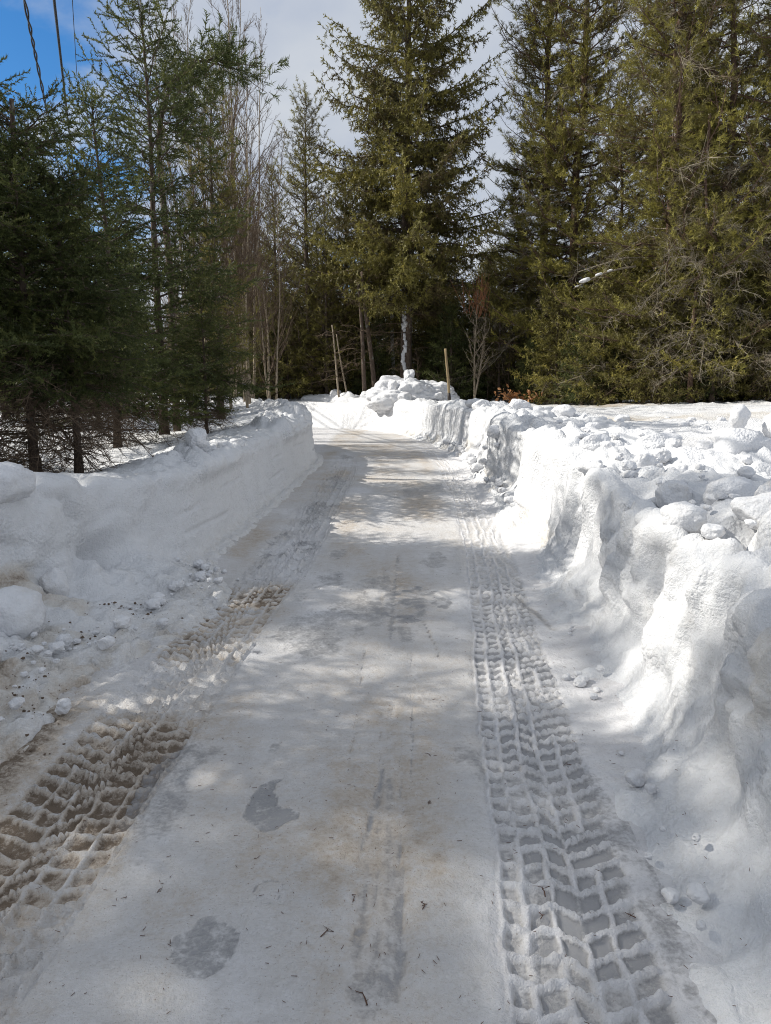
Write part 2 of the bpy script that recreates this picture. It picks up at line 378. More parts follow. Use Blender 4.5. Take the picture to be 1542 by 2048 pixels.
mud *= 1 - 0.85 * np.exp(-(((Y - 3.75) / 0.42) ** 2) ** 2)
dirt = np.maximum(dirt, mud * 1.15)
dirt = np.maximum(dirt, (0.42 + 0.35 * fbm(p * [1.6, 0.6, 1], 2.4, 4, 35)) * sst(-0.72, -0.98, X) * sst(-1.75, -1.45, X) * sst(4.0, 3.0, Y) * sst(1.3, 1.9, Y))
dirt = np.maximum(dirt, 0.85 * np.exp(-(((X + 1.62) / 0.24) ** 2 + ((Y - 3.0) / 0.9) ** 2)) * (0.8 + 0.5 * fbm(p, 5, 3, 13)))
# coarse broken snow outside the tracks
out_l = sst(-1.30, -1.62, X) * (1 - sst(15, 17, Y)); Zr += out_l * (0.045 * np.abs(fbm(p, 7, 4, 15, 0.65)) + 0.014 * fbm(p, 30, 2, 16)) * sst(1.5, 4, Y) + 0.016 * out_l * sst(4, 6, Y)
cl = np.clip(1 - worley(P3(X, Y, 0), 14, 17) / 0.42, 0, 1); Zr += 0.016 * np.sqrt(cl) * np.maximum(out_l * (fbm(p, 2, 2, 18) > 0), sst(0.98, 1.15, X) * (fbm(p, 1.4, 2, 19) > 0.15)) * (Y < 16)
out_r = sst(1.0, 1.4, X - np.interp(Y, [0, 3, 6, 12, 40], [-0.12, -0.05, 0.15, 0.2, 0.2])); Zr += out_r * (0.05 + 0.03 * fbm(p, 3, 3, 21)) * (Y < 20)
far_l = np.exp(-((X + 0.95) / 0.35) ** 2) * sst(5.5, 7, Y) * (1 - sst(17, 19, Y)); Zr += far_l * 0.035 * fbm(p * [0.8, 1.6, 1], 5, 4, 24, 0.65)
rim = np.abs(fbm(p, 6, 3, 23)) * np.exp(-((X - (np.interp(Y, rt_Y, rt_L) - 0.05)) / 0.05) ** 2) * near; Zr += 0.02 * rim
# ice patches, scuffs, ring
def blob(cx, cy, rx, ry, rot=0.0):
    c, s = math.cos(rot), math.sin(rot); dx, dy = X - cx, Y - cy
    a = (dx * c + dy * s) / rx; b = (-dx * s + dy * c) / ry
    return np.sqrt(a * a + b * b) + 0.34 * fbm(p, 11, 4, 25, 0.65)
def patch(d): return 1 - sst(0.85, 1.05, d)
cres = np.maximum(patch(blob(-0.435, 2.62, 0.105, 0.20)) * (1 - patch(blob(-0.335, 2.72, 0.10, 0.14))), patch(blob(-0.375, 2.535, 0.075, 0.045)))
for d, a in ((cres, 0.56), (patch(blob(-0.515, 1.89, 0.105, 0.115)), 0.48), (patch(blob(-0.52, 3.10, 0.06, 0.16)) * (0.25 + 0.5 * fbm(p, 10, 3, 26)), 1), (patch(blob(0.17, 5.25, 0.34, 0.5)) * (0.4 + 0.5 * fbm(p, 12, 3, 26)), 1), (patch(blob(-0.95, 7.0, 0.30, 1.2)) * (0.3 + 0.5 * fbm(p, 6, 4, 27)), 1), (patch(blob(-0.72, 4.35, 0.10, 0.22)) * (0.3 + 0.6 * fbm(p, 9, 4, 27)), 1)):
    ice = np.maximum(ice, d * a); Zr -= 0.006 * d * near
rr = blob(-0.375, 2.115, 0.052, 0.055); ring = np.exp(-((rr - 0.95) / 0.17) ** 2); ice = np.maximum(ice, 0.55 * ring); Zr -= 0.006 * ring
for x0, y0, x1, y1, wd_, a in ((-0.085, 1.55, -0.045, 2.75, 0.032, 0.46), (0.015, 1.55, 0.012, 3.0, 0.050, 0.50), (0.045, 1.6, 0.07, 3.4, 0.014, 0.55), (-0.03, 1.6, -0.02, 3.6, 0.010, 0.5), (-0.085, 2.28, 0.0, 2.95, 0.014, 0.75), (0.035, 1.7, 0.03, 2.3, 0.02, 0.6), (-0.14, 2.2, -0.10, 2.6, 0.01, 0.5), (0.0, 3.0, 0.05, 3.7, 0.016, 0.42), (0.10, 2.6, 0.16, 4.4, 0.018, 0.6), (-0.16, 2.7, -0.12, 4.6, 0.012, 0.5), (0.02, 4.2, 0.12, 7.0, 0.03, 0.6), (0.24, 5.0, 0.33, 4.1, 0.012, 0.6), (1.13, 4.6, 0.98, 5.6, 0.03, 0.6), (-0.03, 4.8, -0.02, 6.5, 0.02, 0.4)):
    tt = np.clip((Y - y0) / (y1 - y0), 0, 1); d = np.abs(X - (x0 + (x1 - x0) * tt) - 0.008 * fbm(p, 10, 2, 28)) / wd_
    k = np.exp(-d ** 2) * sst(0, 0.12, (Y - min(y0, y1)) / abs(y1 - y0)) * (1 - sst(0.88, 1, (Y - min(y0, y1)) / abs(y1 - y0))) * (0.85 + 0.5 * fbm(p * [2.5, 0.5, 1], 5, 4, 29))
    ice = np.maximum(ice, a * k); dirt = np.maximum(dirt, 0.62 * k * (0.8 + 0.5 * fbm(p, 16, 3, 34))); Zr -= 0.008 * k
dirt = np.maximum(dirt, 0.26 * np.exp(-((X - np.interp(Y, [0, 2, 4, 9, 20], [0.25, 0.28, 0.32, 0.50, 0.45])) / 0.045) ** 2) * (0.6 + 0.7 * fbm(p * [1, 0.5, 1], 2, 3, 30)))
fade = sst(1.45, 1.05, X) * sst(-1.75, -1.35, X); dirt = np.where((X > 0.7) | (Y > 6.5), 0.05 + (dirt - 0.05) * fade, dirt)
dirt = np.maximum(dirt, sst(4, 8, Y) * 0.22 * sst(0.0, 0.35, fbm(p * [0.6, 1.6, 1], 1.6, 3, 32)) * (np.abs(X - 0.1) < 1.0))
road = link('road', mesh('road', np.stack([X, Y, Zr], -1).reshape(-1, 3), gridf(*X.shape), M_ROAD, True, {'dirt': np.clip(dirt, 0, 1), 'ice': np.clip(ice, 0, 1)}))
tag(road, kind='structure')
SURF = [np.stack([X, Y, Zr], -1)[::3, ::3].reshape(-1, 3)]

# ---- fields on both sides (one sheet with a trough under the lane)
def axis(lo, a, b, hi, st, far):
    mid = np.arange(a, b, st); l = []; x = a; s = st
    while x > lo: s *= far; x -= s; l.append(x)
    r = []; x = b; s = st
    while x < hi: r.append(x); s *= far; x += s
    return np.r_[l[::-1], mid, r]
gx = axis(-600, -14, 16, 600, 0.15, 1.15); gy = axis(-300, 0, 33, 900, 0.15, 1.15)
FX, FY = np.meshgrid(gx, gy)
p = P3(FX, FY)
cs = CENTRE[::6]
dist = np.full(FX.shape, 99.0); m = (np.abs(FX) < 40) & (FY > -14) & (FY < 42)
q = np.stack([FX[m], FY[m]], 1); best = np.full(len(q), 99.0)
for c in cs[::2]: best = np.minimum(best, np.hypot(q[:, 0] - c[0], q[:, 1] - c[1]))
dist[m] = best
side = FX > np.interp(FY, CENTRE[:, 1][:int(len(CENTRE) * .75)], CENTRE[:, 0][:int(len(CENTRE) * .75)])
FZ = np.where(side, 0.90 + 0.22 * sst(5, 10, FX) * sst(6, 14, FY) * (1 - sst(20, 26, FY)), 0.74 + 0.10 * sst(14, 22, FY)) + 0.07 * fbm(p, 0.35, 3, 70) + 0.03 * fbm(p, 1.6, 3, 71) + np.where(side, 0.08 * np.clip(1 - worley(p, 2.2, 72) / 0.6, 0, 1) * (fbm(p, 0.5, 2, 73) > -0.1) * (FY < 24), 0)
LW = [(-2.9, 7.1), (-3.3, 6.4), (-2.9, 8.0), (-3.6, 10.2), (-3.7, 12.0)]
for wx, wy in LW: FZ -= 0.18 * np.exp(-((FX - wx) ** 2 + (FY - wy) ** 2) / 0.25)
FZ += np.where(~side, 0.10 * np.exp(-(((FX + 2.9) / 1.0) ** 2 + ((FY - 11.3) / 2.2) ** 2)), 0)
FZ = FZ + (-0.5 - FZ) * (1 - sst(2.25, 3.0, dist))
dirt_shade = np.where(side, 0.09 * sst(0.0, 0.4, fbm(p * [0.5, 1, 1], 0.6, 3, 75)) + 0.50 * np.exp(-((FY - (13.5 + 0.05 * FX)) / 0.9) ** 2) * (FX > 4) * (0.6 + 0.6 * fbm(p, 2, 3, 76)), 0.03)
dirt_shade = np.maximum(dirt_shade, 0.85 * np.exp(-(((FX - 6.4) / 2.0) ** 2 + ((FY - 20.6) / 1.0) ** 2)) * (0.45 + 0.9 * fbm(p, 3.2, 4, 77)))  # needle litter and canopy shade painted together as one dark patch below the pines
field = link('snow_field', mesh('snow_field', np.stack([FX, FY, FZ], -1).reshape(-1, 3), gridf(*FX.shape), M_FIELD, True, {'dirt': np.clip(dirt_shade, 0, 1), 'ice': np.zeros(FX.size)}))
tag(field, kind='structure')
SURF.append(np.stack([FX, FY, FZ], -1)[(np.abs(FX) < 30) & (FY < 60) & (FY > -10)].reshape(-1, 3))

# ---- snow banks: a profile lofted along its foot line
def bank(name, pts, out_side, prof, disp, mat, label, cat, ncol=175, k=0.0074, dirtf=None):
    c = smooth_curve(pts, sm=0.35); s, c = resample(c, k, 0.012, 0.35)
    T = np.gradient(c[:, :2], axis=0); T /= np.linalg.norm(T, axis=1, keepdims=True)
    nr = np.stack([T[:, 1], -T[:, 0]], 1) * out_side
    V = np.zeros((len(c), ncol, 3)); Wv = np.zeros((len(c), ncol))
    u = np.linspace(0, 1, ncol)
    for i in range(len(c)):
        a = np.asarray(prof(c[i], s[i]), float)              # rows of (n, z)
        d = np.r_[0, np.cumsum(np.hypot(*np.diff(a, axis=0).T))]; d /= d[-1]
        # give the face and crest more columns than the back
        V[i, :, 2] = np.interp(u ** 1.25, d, a[:, 1]); n = np.interp(u ** 1.25, d, a[:, 0])
        V[i, :, 0] = c[i, 0] + nr[i, 0] * n; V[i, :, 1] = c[i, 1] + nr[i, 1] * n; Wv[i] = n
    for _ in range(2): V[:, 1:-1] = 0.25 * V[:, :-2] + 0.5 * V[:, 1:-1] + 0.25 * V[:, 2:]
    gs = np.gradient(V, axis=0); gu = np.gradient(V, axis=1)
    nm = np.cross(gs, gu); nm /= np.linalg.norm(nm, axis=2, keepdims=True) + 1e-9
    if nm[len(nm) // 2, ncol // 2, 2] < 0: nm = -nm
    S2 = np.broadcast_to(s[:, None], Wv.shape)
    D, sm_, dirt = disp(V, nm, S2, Wv, c); D = D * sst(0.0, 0.10, u)[None]
    V = V + nm * D[..., None] + sm_
    f = gridf(len(c), ncol)
    if out_side < 0: f = f[:, ::-1]
    o = link(name, mesh(name, V.reshape(-1, 3), f, mat, True, {'dirt': np.clip(dirt, 0, 1), 'ice': np.zeros(dirt.size)}))
    tag(o, label, cat)
    SURF.append(V[::2, ::2].reshape(-1, 3))
    return o
def lumps(V, sc, s, r=0.62):
    F = worley(V + 0.17 * np.stack([fbm(V, 3, 3, s + 4), fbm(V, 3, 3, s + 5), fbm(V, 3, 3, s + 6)], -1), sc, s); return np.sqrt(np.clip(1 - (F / r) ** 2, 0, 1))

# left: a clean cut wall beyond six metres, broken and crumbling nearer
def prof_l(c, s):
    y = c[1]; g = float(sst(6.6, 5.2, y)); far = float(sst(15, 20, y))
    h = float(np.interp(y, [0, 3.5, 5, 6.5, 9, 12, 15.5, 22, 30], [0.92, 0.98, 0.90, 0.80, 0.84, 0.93, 0.99, 1.0, 1.0]))
    f = 0.05 + 0.34 * g
    return [(-0.55 * g - 0.16, -0.06), (-0.30 * g - 0.05, 0.02 + 0.07 * g), (f * 0.6, 0.05 + 0.16 * g), (f + 0.02, 0.12 + 0.20 * g), (f + 0.06, 0.35 + 0.1 * g), (f + 0.10, h * 0.8), (f + 0.13, h - 0.03), (f + 0.20, h), (f + 0.45, h + 0.02), (f + 0.9, h - 0.03), (f + 1.5, h - 0.14), (f + 2.3, 0.52)]
def disp_l(V, nm, S, Wv, c):
    y = V[..., 1]; z = V[..., 2]; g = sst(6.8, 5.0, y); steep = 1 - np.clip(nm[..., 2], 0, 1)
    top = sst(0.62, 0.80, z) * (Wv < 1.2)
    D = 0.022 * fbm(V, 2.0, 4, 80) + 0.007 * fbm(V * [1, 0.5, 1.6], 14, 4, 81, 0.65)
    D += g * (0.10 * fbm(V, 2.2, 3, 82) + 0.085 * lumps(V, 2.4, 83) * sst(0.1, 0.25, z) - 0.03 + 0.02 * fbm(V, 11, 3, 84))
    lowcl = g * sst(0.40, 0.15, z); D += lowcl * (0.075 * lumps(V, 6.5, 85) * sst(-0.3, 0.2, fbm(V, 2, 2, 76)) + 0.035 * lumps(V, 15, 86))
    rid = sst(0.05, 0.3, fbm(P3(S, 0 * S), 0.55, 2, 87)) * (1 - g) * sst(7.5, 9, y) + 0.9 * np.exp(-((y - 7.6) / 1.2) ** 2)
    D += top * np.clip(rid, 0, 1) * (0.13 * lumps(V, 4.2, 88) + 0.05 * lumps(V, 11, 89) + 0.03) * sst(0.75, 0.45, Wv)
    for zz, sd in ((0.52, 90), (0.28, 91)):                      # faint layer lines in the cut face
        zl = zz + 0.10 * fbm(P3(S * 0.3, 0 * S), 1, 2, sd); D -= 0.030 * np.exp(-((z - zl) / 0.018) ** 2) * steep * (1 - g) * sst(-0.1, 0.2, fbm(P3(S, 0 * S), 0.8, 2, sd + 5))
    zl = 0.60 + 0.06 * fbm(P3(S, 0 * S), 1.3, 2, 94); D -= 0.06 * np.exp(-((z - zl) / 0.03) ** 2) * g * steep * sst(4.6, 4.2, y)
    hol = np.exp(-(((y - 5.45) / 0.16) ** 2 + ((z - 0.34) / 0.12) ** 2)); D -= 0.20 * hol      # hollow near the foot
    D += top * (1 - g) * (0.035 * lumps(V, 8, 99) + 0.02 * fbm(V, 9, 3, 79)); foot = sst(0.16, 0.03, z) * (1 - g); D += foot * (0.03 * lumps(V, 14, 95) + 0.03 * lumps(V, 6, 78) * (fbm(V, 1.5, 2, 77) > 0))
    dirt = 0.03 + 0.05 * np.clip(fbm(V, 3, 3, 96), 0, 1) + 0.10 * sst(0.22, 0.05, z)
    dirt = np.maximum(dirt, g * sst(4.9, 4.4, y) * sst(0.42, 0.18, z) * (0.22 + 0.75 * fbm(V, 5, 4, 97)))
    dirt = np.maximum(dirt, 0.9 * np.exp(-(((y - 4.55) / 0.16) ** 2 + ((z - 0.36) / 0.08) ** 2)) * (0.8 + 0.6 * fbm(V, 9, 3, 98)))
    return D, 0, dirt
bank('snow_bank', [(-2.35, -8), (-2.35, 0), (-2.35, 2.0), (-2.28, 3.0), (-2.14, 3.9), (-2.0, 4.4), (-1.82, 5.0), (-1.63, 6.06), (-1.54, 8.3), (-1.44, 11.1), (-1.36, 14.6), (-1.40, 15.8), (-1.75, 17.2), (-2.6, 19.2), (-4.2, 21.4), (-7.0, 23.8), (-12, 26.3), (-20, 28.6)], -1, prof_l, disp_l, M_BANK,
     'clean cut snow bank along the left side of the lane, in shade', 'snow bank')

# right: tall crumbled bank with fluted face that swings across the end of the lane
def prof_r(c, s):
    y = c[1]; g = float(sst(4.6, 2.9, y)); x = c[0]
    h = float(np.interp(y, [0, 2, 3.2, 4.5, 5.6, 7, 9, 12, 16, 19, 22, 26, 30], [0.74, 0.74, 0.78, 0.85, 0.91, 0.92, 0.95, 1.0, 1.02, 1.0, 0.98, 1.0, 1.02]))
    a = 0.13 * g
    return [(-0.25, -0.05), (-0.06, 0.01), (0.05, 0.07), (0.13 + 0.05 * g, 0.20), (0.17 + a * 0.6, 0.38), (0.20 + a * 0.9, h * 0.72), (0.235 + a, h - 0.03), (0.33 + a, h), (0.62 + a, h + 0.03 + 0.06 * g), (1.0 + a, h + 0.05 + 0.17 * g), (1.6 + a, h + 0.02 + 0.20 * g), (2.3 + a, h - 0.05 + 0.14 * g), (3.6, 0.62)]
def disp_r(V, nm, S, Wv, c):
    y = V[..., 1]; z = V[..., 2]; steep = 1 - np.clip(nm[..., 2], 0, 1); g = sst(5.0, 3.2, y)
    face = sst(0.10, 0.3, z) * sst(0.80, 0.55, Wv - 0.3 * g)
    fl = fbm(P3(S, z * 0.13), 4.2, 3, 101) * (0.5 + 0.5 * sst(-0.2, 0.3, fbm(P3(S, 0 * S), 0.9, 2, 102)))
    D = face * (0.085 * fl + 0.045 * (0.5 - np.abs(fbm(P3(S, z * 0.10), 9, 3, 103, 0.6)))) + 0.05 * fbm(V, 1.6, 3, 104) + 0.020 * fbm(V, 8, 3, 128) + 0.012 * fbm(V, 20, 3, 105, 0.65)
    blk = fbm(P3(S, 0 * S), 1.1, 2, 106); bq = blk * 4; bq = np.floor(bq) + sst(0.38, 0.62, bq - np.floor(bq)); D += face * (0.13 + 0.09 * sst(3.5, 4.5, y) * sst(13, 9, y)) * np.clip(bq / 4, -1, 1) * (0.25 + 0.75 * sst(3.0, 4.8, y))        # steps where blocks broke off
    top = sst(0.55, 0.85, z) * sst(0.32, 0.5, Wv) * sst(3.2, 2.4, Wv)
    D += top * (0.13 * lumps(V, 1.25, 107) + 0.10 * fbm(V, 1.0, 3, 127) + 0.075 * lumps(V, 3.4, 108) * sst(-0.1, 0.3, fbm(V, 1.2, 2, 109)) + 0.03 * lumps(V, 11, 110) * sst(-0.1, 0.3, fbm(V, 2, 2, 111)) - 0.10)
    crest = np.exp(-((Wv - 0.52 - 0.3 * g) / 0.22) ** 2) * sst(6, 8, y) * (1 - sst(19, 21, y)); D += crest * (0.12 * lumps(V, 4.0, 112))
    foot = sst(0.34, 0.10, z) * sst(4.6, 6.5, y); D += foot * (0.09 * lumps(V, 4.5, 113) * sst(-0.15, 0.2, fbm(V, 1.0, 2, 114)) + 0.03 * lumps(V, 12, 115))
    gg = sst(7.0, 4.8, y); D += gg * face * (0.075 * (1 - 2 * np.abs(fbm(V * [1, 1, 0.55], 1.7, 4, 116))) - 0.045 + 0.06 * fbm(V * [1, 1, 0.5], 5, 4, 126))
    mid = sst(0.42, 0.50, z) * np.exp(-((Wv - 0.62) / 0.20) ** 2) * g; D += gg * (0.035 * fbm(V, 6, 4, 129, 0.6) + 0.05 * lumps(V, 5, 136) * sst(0.0, 0.3, fbm(V, 1.6, 2, 137)))
    D += mid * gg * 1.3 * (0.16 * lumps(V * [1, 0.7, 1], 2.6, 117) - 0.03)
    dirt = 0.02 + 0.10 * np.clip(fbm(V, 2.4, 3, 118), 0, 1) + foot * 0.16 * (fbm(V, 2, 2, 119) > 0.1)
    dirt = np.maximum(dirt, g * face * sst(0.1, 0.45, fbm(V * [1, 1, 0.35], 3.0, 3, 120)) * 0.20 * sst(0.32, 0.5, z))
    dirt = np.maximum(dirt, 0.5 * np.exp(-(((y - 15.0) / 0.8) ** 2 + ((z - 0.35) / 0.15) ** 2)) * (0.6 + 0.6 * fbm(V, 4, 3, 121)))
    return D, 0, dirt
bank('snow_bank', [(0.95, -8), (0.96, 0), (0.98, 1.8), (1.0, 2.2), (1.06, 2.7), (1.24, 4.0), (1.44, 6.4), (1.56, 10.1), (1.58, 14.0), (1.50, 17.0), (1.30, 20.0), (0.46, 23.4), (-0.92, 26.6), (-2.6, 28.6), (-5.5, 30.6), (-10, 33.2), (-18, 36), (-28, 38.5)], 1, prof_r, disp_r, M_BANK,
     'tall crumbled snow bank along the right side and across the far bend', 'snow bank', ncol=220, k=0.0072)

ALL = np.concatenate(SURF)
def ground(x, y, r=0.12):
    d = np.abs(ALL[:, 0] - x) + np.abs(ALL[:, 1] - y)
    m = d < max(r, d.min() + 0.02); return float(ALL[m, 2].max())

# ------------------------------------------------------------------ trees
def sprig_template(n, nl, nw, spread, r, twig=0.012, start=0.0):
    mb = MB()
    xs = start + (1 - start) * (np.arange(n) + r.random(n) * 0.8) / n
    an = r.random(n) * 2 * math.pi; up = 0.25
    a = spread * (0.75 + 0.5 * r.random(n)); l = nl * (0.7 + 0.5 * r.random(n))
    d = np.stack([np.cos(a), np.sin(a) * np.cos(an), np.sin(a) * (np.sin(an) + up)], 1); d /= np.linalg.norm(d, axis=1, keepdims=True)
    b = np.stack([xs, 0 * xs, 0 * xs], 1); sd = np.cross(d, r.normal(size=(n, 3))); sd /= np.linalg.norm(sd, axis=1, keepdims=True)
    V = np.stack([b - sd * nw, b + sd * nw, b + d * l[:, None]], 1).reshape(-1, 3)
    mb.add(V, np.arange(3 * n).reshape(-1, 3))
    mb.sticks([[-0.1, 0, 0]], [[1, 0, 0]], twig, twig * 0.4)
    return np.concatenate(mb.v), np.concatenate(mb.f)
tr = np.random.default_rng(3)
SP_NEAR = sprig_template(38, 0.15, 0.028, 0.95, tr)
SP_FAR = sprig_template(12, 0.38, 0.072, 0.95, tr, 0.02)
SP_PINE = sprig_template(18, 0.46, 0.036, 1.0, tr, 0.022, 0.1)
SP_BG = sprig_template(12, 0.40, 0.052, 0.9, tr, 0.016)
UP = np.array([0, 0, 1.0])

def conifer(seed, H, r0, z0, prof, nb, e0, e1, droop, upturn, sub_sp, sub_k, sp_sp, sp_size, tmpl, hang=0.2, needles_from=0.12, lean=0.0, wob=0.05, sub_ang=0.9, dead=0, dead_len=0.8, dead_drop=0.5, lichen=0, top_cut=0.0, azs=None, tuft=False, subw=0.004, jit=0.5):
    """returns MBs: trunk, branches, foliage, dead, lichen"""
    r = np.random.default_rng(seed)
    tk, br, fo, de, li = MB(), MB(), MB(), MB(), MB()
    zz = np.linspace(-0.6, H, 26); ph = r.random(4) * 6.28
    def axis_pt(z): 
        z = np.asarray(z, float); return np.stack([wob * (np.sin(z * 0.7 + ph[0]) + 0.5 * np.sin(z * 1.9 + ph[1])) * z / H + lean * z, wob * np.sin(z * 0.8 + ph[2]) * z / H, z], -1)
    rad = r0 * np.clip(1 - zz / H, 0, 1) ** 0.85 + 0.006 + r0 * 0.5 * np.exp(-np.clip(zz + 0.05, 0, 9) / 0.18)
    if top_cut: rad = np.maximum(rad, r0 * 0.5)
    tk.tube(axis_pt(zz), rad, 9)
    zs = z0 + (H * 0.985 - z0) * (np.arange(nb) + r.random(nb)) / nb
    az = np.arange(nb) * 2.399 + r.normal(size=nb) * 0.5
    P, Dv, Sz, Ti = [], [], [], []
    for b in range(nb):
        z = zs[b]; f = (z - z0) / (H - z0)
        Lb = prof(f, az[b]) * (0.72 + 0.45 * r.random())
        if Lb < 0.05: continue
        el = e0 + (e1 - e0) * f + r.normal() * 0.10
        t = np.linspace(0, 1, 7)
        hd = np.array([math.cos(az[b]), math.sin(az[b]), 0])
        rise = Lb * (math.tan(el) * t - droop * (1 - f * 0.6) * t ** 2 + upturn * t ** 3.5)
        path = axis_pt(z)[None] + hd[None] * (Lb * t)[:, None] + UP[None] * rise[:, None]
        path[1:] += r.normal(size=(6, 3)) * 0.02 * Lb
        br.tube(path, (0.010 + 0.010 * Lb) * (1 - 0.85 * t) * (1 if r0 > 0.1 else 0.6), 4, cap=False)
        tg = np.gradient(path, axis=0); tg /= np.linalg.norm(tg, axis=1, keepdims=True)
        n = max(3, int(Lb * (1 - needles_from) / sub_sp))
        ts = needles_from + (1 - needles_from) * (np.arange(n) + r.random(n) * 0.7) / n
        bp = np.stack([np.interp(ts, t, path[:, k]) for k in range(3)], 1); bt = np.stack([np.interp(ts, t, tg[:, k]) for k in range(3)], 1)
        sgn = np.where(np.arange(n) % 2 == 0, 1.0, -1.0)
        sd = np.cross(bt, UP); sd /= np.linalg.norm(sd, axis=1, keepdims=True) + 1e-9
        ang = sub_ang * (0.8 + 0.4 * r.random(n))
        d = bt * np.cos(ang)[:, None] + sd * (np.sin(ang) * sgn)[:, None] + UP * (r.normal(size=n) * 0.22 - hang + (0.18 if tuft else 0))[:, None]
        d /= np.linalg.norm(d, axis=1, keepdims=True)
        ln = np.clip(sub_k * Lb * (1.05 - ts) * (0.6 + 0.7 * r.random(n)), sp_size * 0.5, 1.1)
        e = bp + d * ln[:, None]
        br.sticks(bp, e, subw, subw * 0.5)
        kmax = int(max(1, math.ceil(ln.max() / sp_sp)))
        bt_tint = r.normal() * 0.13
        for k in range(kmax):
            o = (k + 0.15) * sp_sp
            mk = o < ln
            if not mk.any(): break
            if tuft and k < 1 and kmax > 3: continue
            q = bp[mk] + d[mk] * o; m = mk.sum()
            for rep in range(2 if k % 2 == 0 else 1):
                dj = d[mk] + r.normal(size=(m, 3)) * (jit if rep == 0 else jit * 1.7) - UP * hang * 0.6 + (UP * 0.22 if tuft else 0)
                P.append(q); Dv.append(dj); Sz.append(sp_size * (0.65 + 0.6 * r.random(m))); Ti.append(np.clip(0.45 + bt_tint + r.normal(size=m) * 0.17 + 0.12 * (ts[mk] - 0.5), 0, 1))
        P.append(path[-1:]); Dv.append(tg[-1:] + r.normal(size=(1, 3)) * 0.1); Sz.append(np.array([sp_size * 1.2])); Ti.append(np.array([0.6]))
    # leader shoots
    if not top_cut:
        zt = np.linspace(H - 0.6, H, 9); P.append(axis_pt(zt)); Dv.append(np.tile(UP, (9, 1)) + r.normal(size=(9, 3)) * 0.35); Sz.append(np.full(9, sp_size)); Ti.append(np.full(9, 0.5))
    if P:
        P = np.concatenate(P); Dv = np.concatenate(Dv); Sz = np.concatenate(Sz); Ti = np.concatenate(Ti)
        U = UP[None] + r.normal(size=P.shape) * 0.5
        fo.stamps(tmpl[0], tmpl[1], P, Dv, U, Sz, Ti)
    # bare lower branches
    for b in range(dead):
        z = 0.15 + (z0 * 1.25 - 0.15) * (b + r.random()) / dead; a = r.random() * 6.28; Lb = dead_len * (0.5 + 0.8 * r.random()) * (0.6 + 0.4 * z / max(z0, 0.3))
        t = np.linspace(0, 1, 6); hd = np.array([math.cos(a), math.sin(a), 0])
        path = axis_pt(z)[None] + hd[None] * (Lb * t)[:, None] + UP[None] * (Lb * (0.15 * t - dead_drop * (0.5 + r.random()) * t ** 2))[:, None]
        path[1:] += r.normal(size=(5, 3)) * 0.03 * Lb
        path[:, 2] = np.maximum(path[:, 2], 0.05)
        de.tube(path, (0.004 + 0.005 * Lb) * (1 - 0.8 * t), 4, cap=False)
        n = int(10 + 14 * Lb); ts = 0.2 + 0.8 * r.random(n)
        bp = np.stack([np.interp(ts, t, path[:, k]) for k in range(3)], 1)
        d = hd[None] * 0.7 + r.normal(size=(n, 3)) * 0.6 - UP * 0.15; d /= np.linalg.norm(d, axis=1, keepdims=True); l = Lb * 0.38 * (0.4 + r.random(n)) * (1.1 - ts)
        e = bp + d * l[:, None]; de.sticks(bp, e, 0.0032, 0.0014)
        d2 = d + r.normal(size=(n, 3)) * 0.7; d2 /= np.linalg.norm(d2, axis=1, keepdims=True); de.sticks(bp + d * (l * 0.5)[:, None], bp + d * (l * 0.5)[:, None] + d2 * (l * 0.6)[:, None], 0.002, 0.001)
    for b in range(lichen):
        z = 0.6 + (min(H * 0.75, 11) - 0.6) * r.random(); a = r.random() * 6.28; f = max(0, (z - z0) / (H - z0)); Lb = prof(min(f, 0.95), a) * (0.5 + 0.55 * r.random()) if z > z0 * 0.7 else 1.6 * (0.5 + 0.8 * r.random())
        t = np.linspace(0, 1, 6); hd = np.array([math.cos(a), math.sin(a), 0])
        path = axis_pt(z)[None] + hd[None] * (Lb * t)[:, None] + UP[None] * (Lb * (0.25 * t - 0.55 * (0.4 + r.random()) * t ** 2))[:, None]
        path[1:] += r.normal(size=(5, 3)) * 0.05 * Lb
        li.tube(path, (0.005 + 0.006 * Lb) * (1 - 0.75 * t), 4, cap=False)
        n = int(12 + 16 * Lb); ts = 0.15 + 0.85 * r.random(n)
        bp = np.stack([np.interp(ts, t, path[:, k]) for k in range(3)], 1)
        d = hd[None] * 0.6 + r.normal(size=(n, 3)) * 0.7 - UP * 0.25; d /= np.linalg.norm(d, axis=1, keepdims=True); l = Lb * 0.20 * (0.4 + r.random(n))
        e = bp + d * l[:, None]; li.sticks(bp, e, 0.0045, 0.002)
        for _ in range(2):
            w_ = r.random(n)[:, None]; b2 = bp + (e - bp) * w_
            d2 = d + r.normal(size=(n, 3)) * 0.9; d2 /= np.linalg.norm(d2, axis=1, keepdims=True); li.sticks(b2, b2 + d2 * (l * 0.45)[:, None], 0.003, 0.0015)
    return tk, br, fo, de, li
def plant_conifer(name, parts, bark, needles, deadm=None):
    """an Empty with trunk, branches, foliage ... as its parts, at the origin until placed"""
    tk, br, fo, de, li = parts
    root = empty(name)
    link('trunk', tk.mesh('trunk', bark, True), root)
    if br.n: link('branches', br.mesh('branches', bark), root)
    if fo.n: link('foliage', fo.mesh('foliage', needles), root)
    if de.n: link('dead_branches', de.mesh('dead_branches', M_DEAD), root)
    if li.n: link('lichen_branches', li.mesh('lichen_branches', M_LICH), root)
    return root
USED = set()
